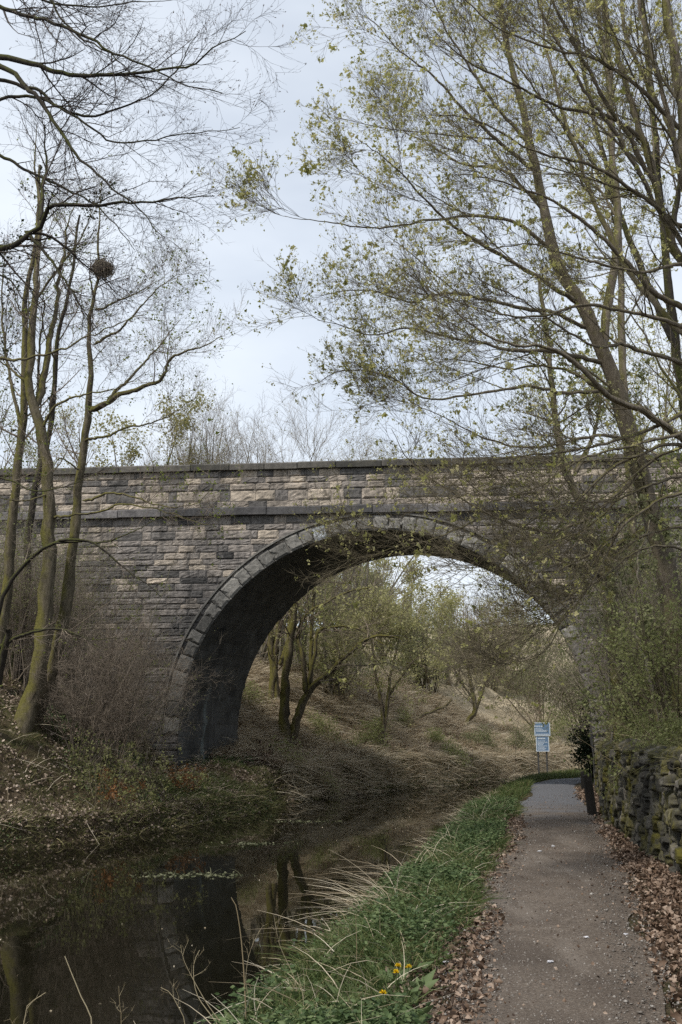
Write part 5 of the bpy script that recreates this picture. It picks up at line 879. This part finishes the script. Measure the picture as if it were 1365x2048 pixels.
# ------------------------------------------------------------------ small single things
def stalk(label, pts, r, twigs=True, group='dry stalks at the near water edge'):
    P = [at(*p) for p in pts]; gz = float(ground(P[0][0], P[0][1])); gz = max(gz, -.75)
    if P[0][2] > gz: P.insert(0, np.array([P[0][0], P[0][1], gz - .03]))
    q = spline(P, 16)[None]; rad = np.linspace(r, r * .45, 16)[None]; g = G(); tubes(g, q, rad, 6, R.random())
    if twigs: c, cr_ = grow(q, rad, 4, .16, n=5, t0=.7, ang=(25, 60), sig=.15, rr=.6, rmin=.0012); tubes(g, c, cr_, 3); c, cr_ = grow(c, cr_, 3, .06, n=3, rmin=.0009); tubes(g, c, cr_, 3)
    tag(g.build('dry_stalk', M_stalk), label, 'plant stalk', group)
stalk('tallest straight dry stalk with bent tip in front of the arch reflection', [(492, 2020, 6.3), (488, 1940, 6.3), (482, 1870, 6.3), (472, 1810, 6.3), (463, 1795, 6.3)], .0055, False)
stalk('branched dry stalk above the middle of the bottom edge', [(440, 2060, 5.9), (395, 1990, 5.9), (388, 1930, 5.9), (400, 1900, 5.9)], .0035)
stalk('dry stalk leaning left beside the dark reflection', [(455, 2070, 5.8), (410, 2000, 5.8), (370, 1925, 5.8), (362, 1890, 5.8)], .003)
stalk('thick dry stalk slanting up left of the bottom middle', [(185, 2065, 5.7), (165, 2000, 5.7), (145, 1950, 5.7), (130, 1912, 5.7)], .005, False)
stalk('twisted dry stalk with umbrella top near the bottom left corner', [(45, 2060, 5.6), (62, 2010, 5.6), (75, 1995, 5.6), (92, 1985, 5.6)], .004)
stalk('short upright dry stalk left of the bottom middle', [(243, 2060, 5.7), (240, 2010, 5.7), (238, 1972, 5.7)], .003)
stalk('forked dry stalk crossing the bottom middle', [(372, 2060, 5.7), (355, 2010, 5.7), (340, 1985, 5.7), (322, 1975, 5.7)], .0035)
stalk('thin dry stalk rising right of the tallest one', [(500, 2010, 6.5), (492, 1960, 6.5), (500, 1905, 6.5), (520, 1860, 6.5)], .002)
stalk('pale stalk standing in the green verge', [(712, 1960, 7.4), (714, 1900, 7.4), (712, 1830, 7.4)], .0035, False)
stalk('slim stalk leaning in the verge beside the water', [(770, 1930, 7.8), (762, 1880, 7.8), (760, 1830, 7.8)], .0025, False)
stalk('curved stalk at the verge edge over the reflection of the trees', [(600, 2030, 6.6), (590, 1960, 6.6), (560, 1890, 6.6), (548, 1830, 6.6)], .0022)
stalk('short stalk in the verge grass near the bottom edge', [(610, 2050, 6.2), (606, 1990, 6.2), (595, 1945, 6.2)], .003, False)
M_dand = leaf_mat('Dandelion yellow', [(0, (.62, .42, .01)), (1, (.80, .58, .02))], .15)
def dandelion(label, px, py, Y):
    c = at(px, py, Y); gz = float(ground(c[0], c[1])); t = thing('dandelion', label, 'flower', (c[0], c[1], gz)); z = max(c[2], gz + .24)
    g = G(); P = spline([[c[0] + .01, c[1], gz - .02], [c[0] + .005, c[1], (gz + z) / 2], [c[0], c[1], z]], 6)[None]; tubes(g, P, np.full((1, 6), .002), 5); g.build('stem', M_grass, t)
    g = G(); n = 60; a = R.random(n) * 6.283; e = R.random(n) * 1.1; d = np.stack([np.cos(a) * np.cos(e), np.sin(a) * np.cos(e), np.sin(e)], 1); leaves(g, np.repeat([[c[0], c[1], z]], n, 0), d, .021, wide=.16, fold=.05); g.build('flower_head', M_dand, t)
dandelion('right yellow dandelion of the pair in the verge grass', 818, 1967, 6.35); dandelion('left yellow dandelion of the pair in the verge grass', 797, 1966, 6.4)
dandelion('small dandelion just below the pair in the verge', 793, 1981, 6.25); dandelion('lone dandelion close to the bottom edge of the verge', 767, 2034, 5.75)
M_chip = stone_mat('Pale stone chip', [(0, (.35, .35, .36)), (1, (.55, .55, .58))], soot_at=(.8, .95))
def chip(label, px, py, s):
    Y = 10.
    for _ in range(30): p = at(px, py, Y); Y *= 1 + .6 * (p[2] - float(ground(p[0], p[1])) - .04) / EYE
    p = at(px, py, Y); b = bpy.data.meshes.new('x'); u = unit(R.normal(size=(60, 3)))
    import bmesh
    bm = bmesh.new(); bmesh.ops.create_icosphere(bm, subdivisions=2, radius=1)
    v = np.array([list(q.co) for q in bm.verts]); f = np.array([[q.index for q in h.verts] for h in bm.faces]); bm.free()
    v = v * (1 + .18 * R.normal(size=(len(v), 1))) * np.array([s, s * .7, s * .35]); g = G(); g.add(v + np.array([p[0], p[1], float(ground(p[0], p[1])) + .04]), f, R.random()); tag(g.build('stone_chip', M_chip, None, False), label, 'stone')
chip('pale bluish stone chip in the middle of the near path', 1101, 1923, .024); chip('pale chip on the right of the near path by the leaves', 1252, 1868, .02); chip('cream chip on the path left of the larger right chip', 1173, 1874, .018)
chip('white chip on the verge edge beside the near leaves', 892, 1924, .02); chip('small pale chip in the middle distance of the path', 1107, 1692, .03); chip('small flat chip left of the path centre further on', 1080, 1702, .028)
g = G(); y = 8 + 30 * R.random(170) ** 1.3; x = ip(XLK, y) + (ip(XRK, y) - ip(XLK, y)) * R.random(170); leaves(g, np.column_stack([x, y, np.full(170, -.446)]), R.normal(size=(170, 3)) * np.array([1, 1, .04]), .022 * (.4 + R.random(170)), fold=.1)
stuff(g, 'floating_leaves', M_straw, 'scattered pale specks and leaves floating on the canal', 'floating leaves')
M_weed = leaf_mat('Floating weed', [(0, (.06, .07, .03)), (1, (.2, .2, .12))], .1)
def weed(label, px, py, wx, n):
    Y = 15.
    for _ in range(30): p = at(px, py, Y); Y *= 1 + .6 * (p[2] + .45) / 2
    c = at(px, py, Y); g = G(); q = np.column_stack([c[0] + R.normal(size=n) * wx * .4, c[1] + R.normal(size=n) * .14, np.full(n, -.446)]); leaves(g, q, R.normal(size=(n, 3)) * np.array([1, 1, .06]), .05, wide=.25, fold=.05)
    m = n // 8; blades(g, q[:m], R.normal(size=(m, 3)) * .5 + np.array([0, 0, .8]), .06 + .12 * R.random(m), .003, .6); tag(g.build('floating_weed', M_weed), label, 'water plant', kind='stuff')
weed('longest raft of floating weed above the dark arch reflection', 388, 1751, 1.0, 260); weed('thin line of floating weed below the grassy arch foot', 505, 1688, .7, 110); weed('faint patch of floating weed under the bridge', 615, 1643, 1.0, 120)
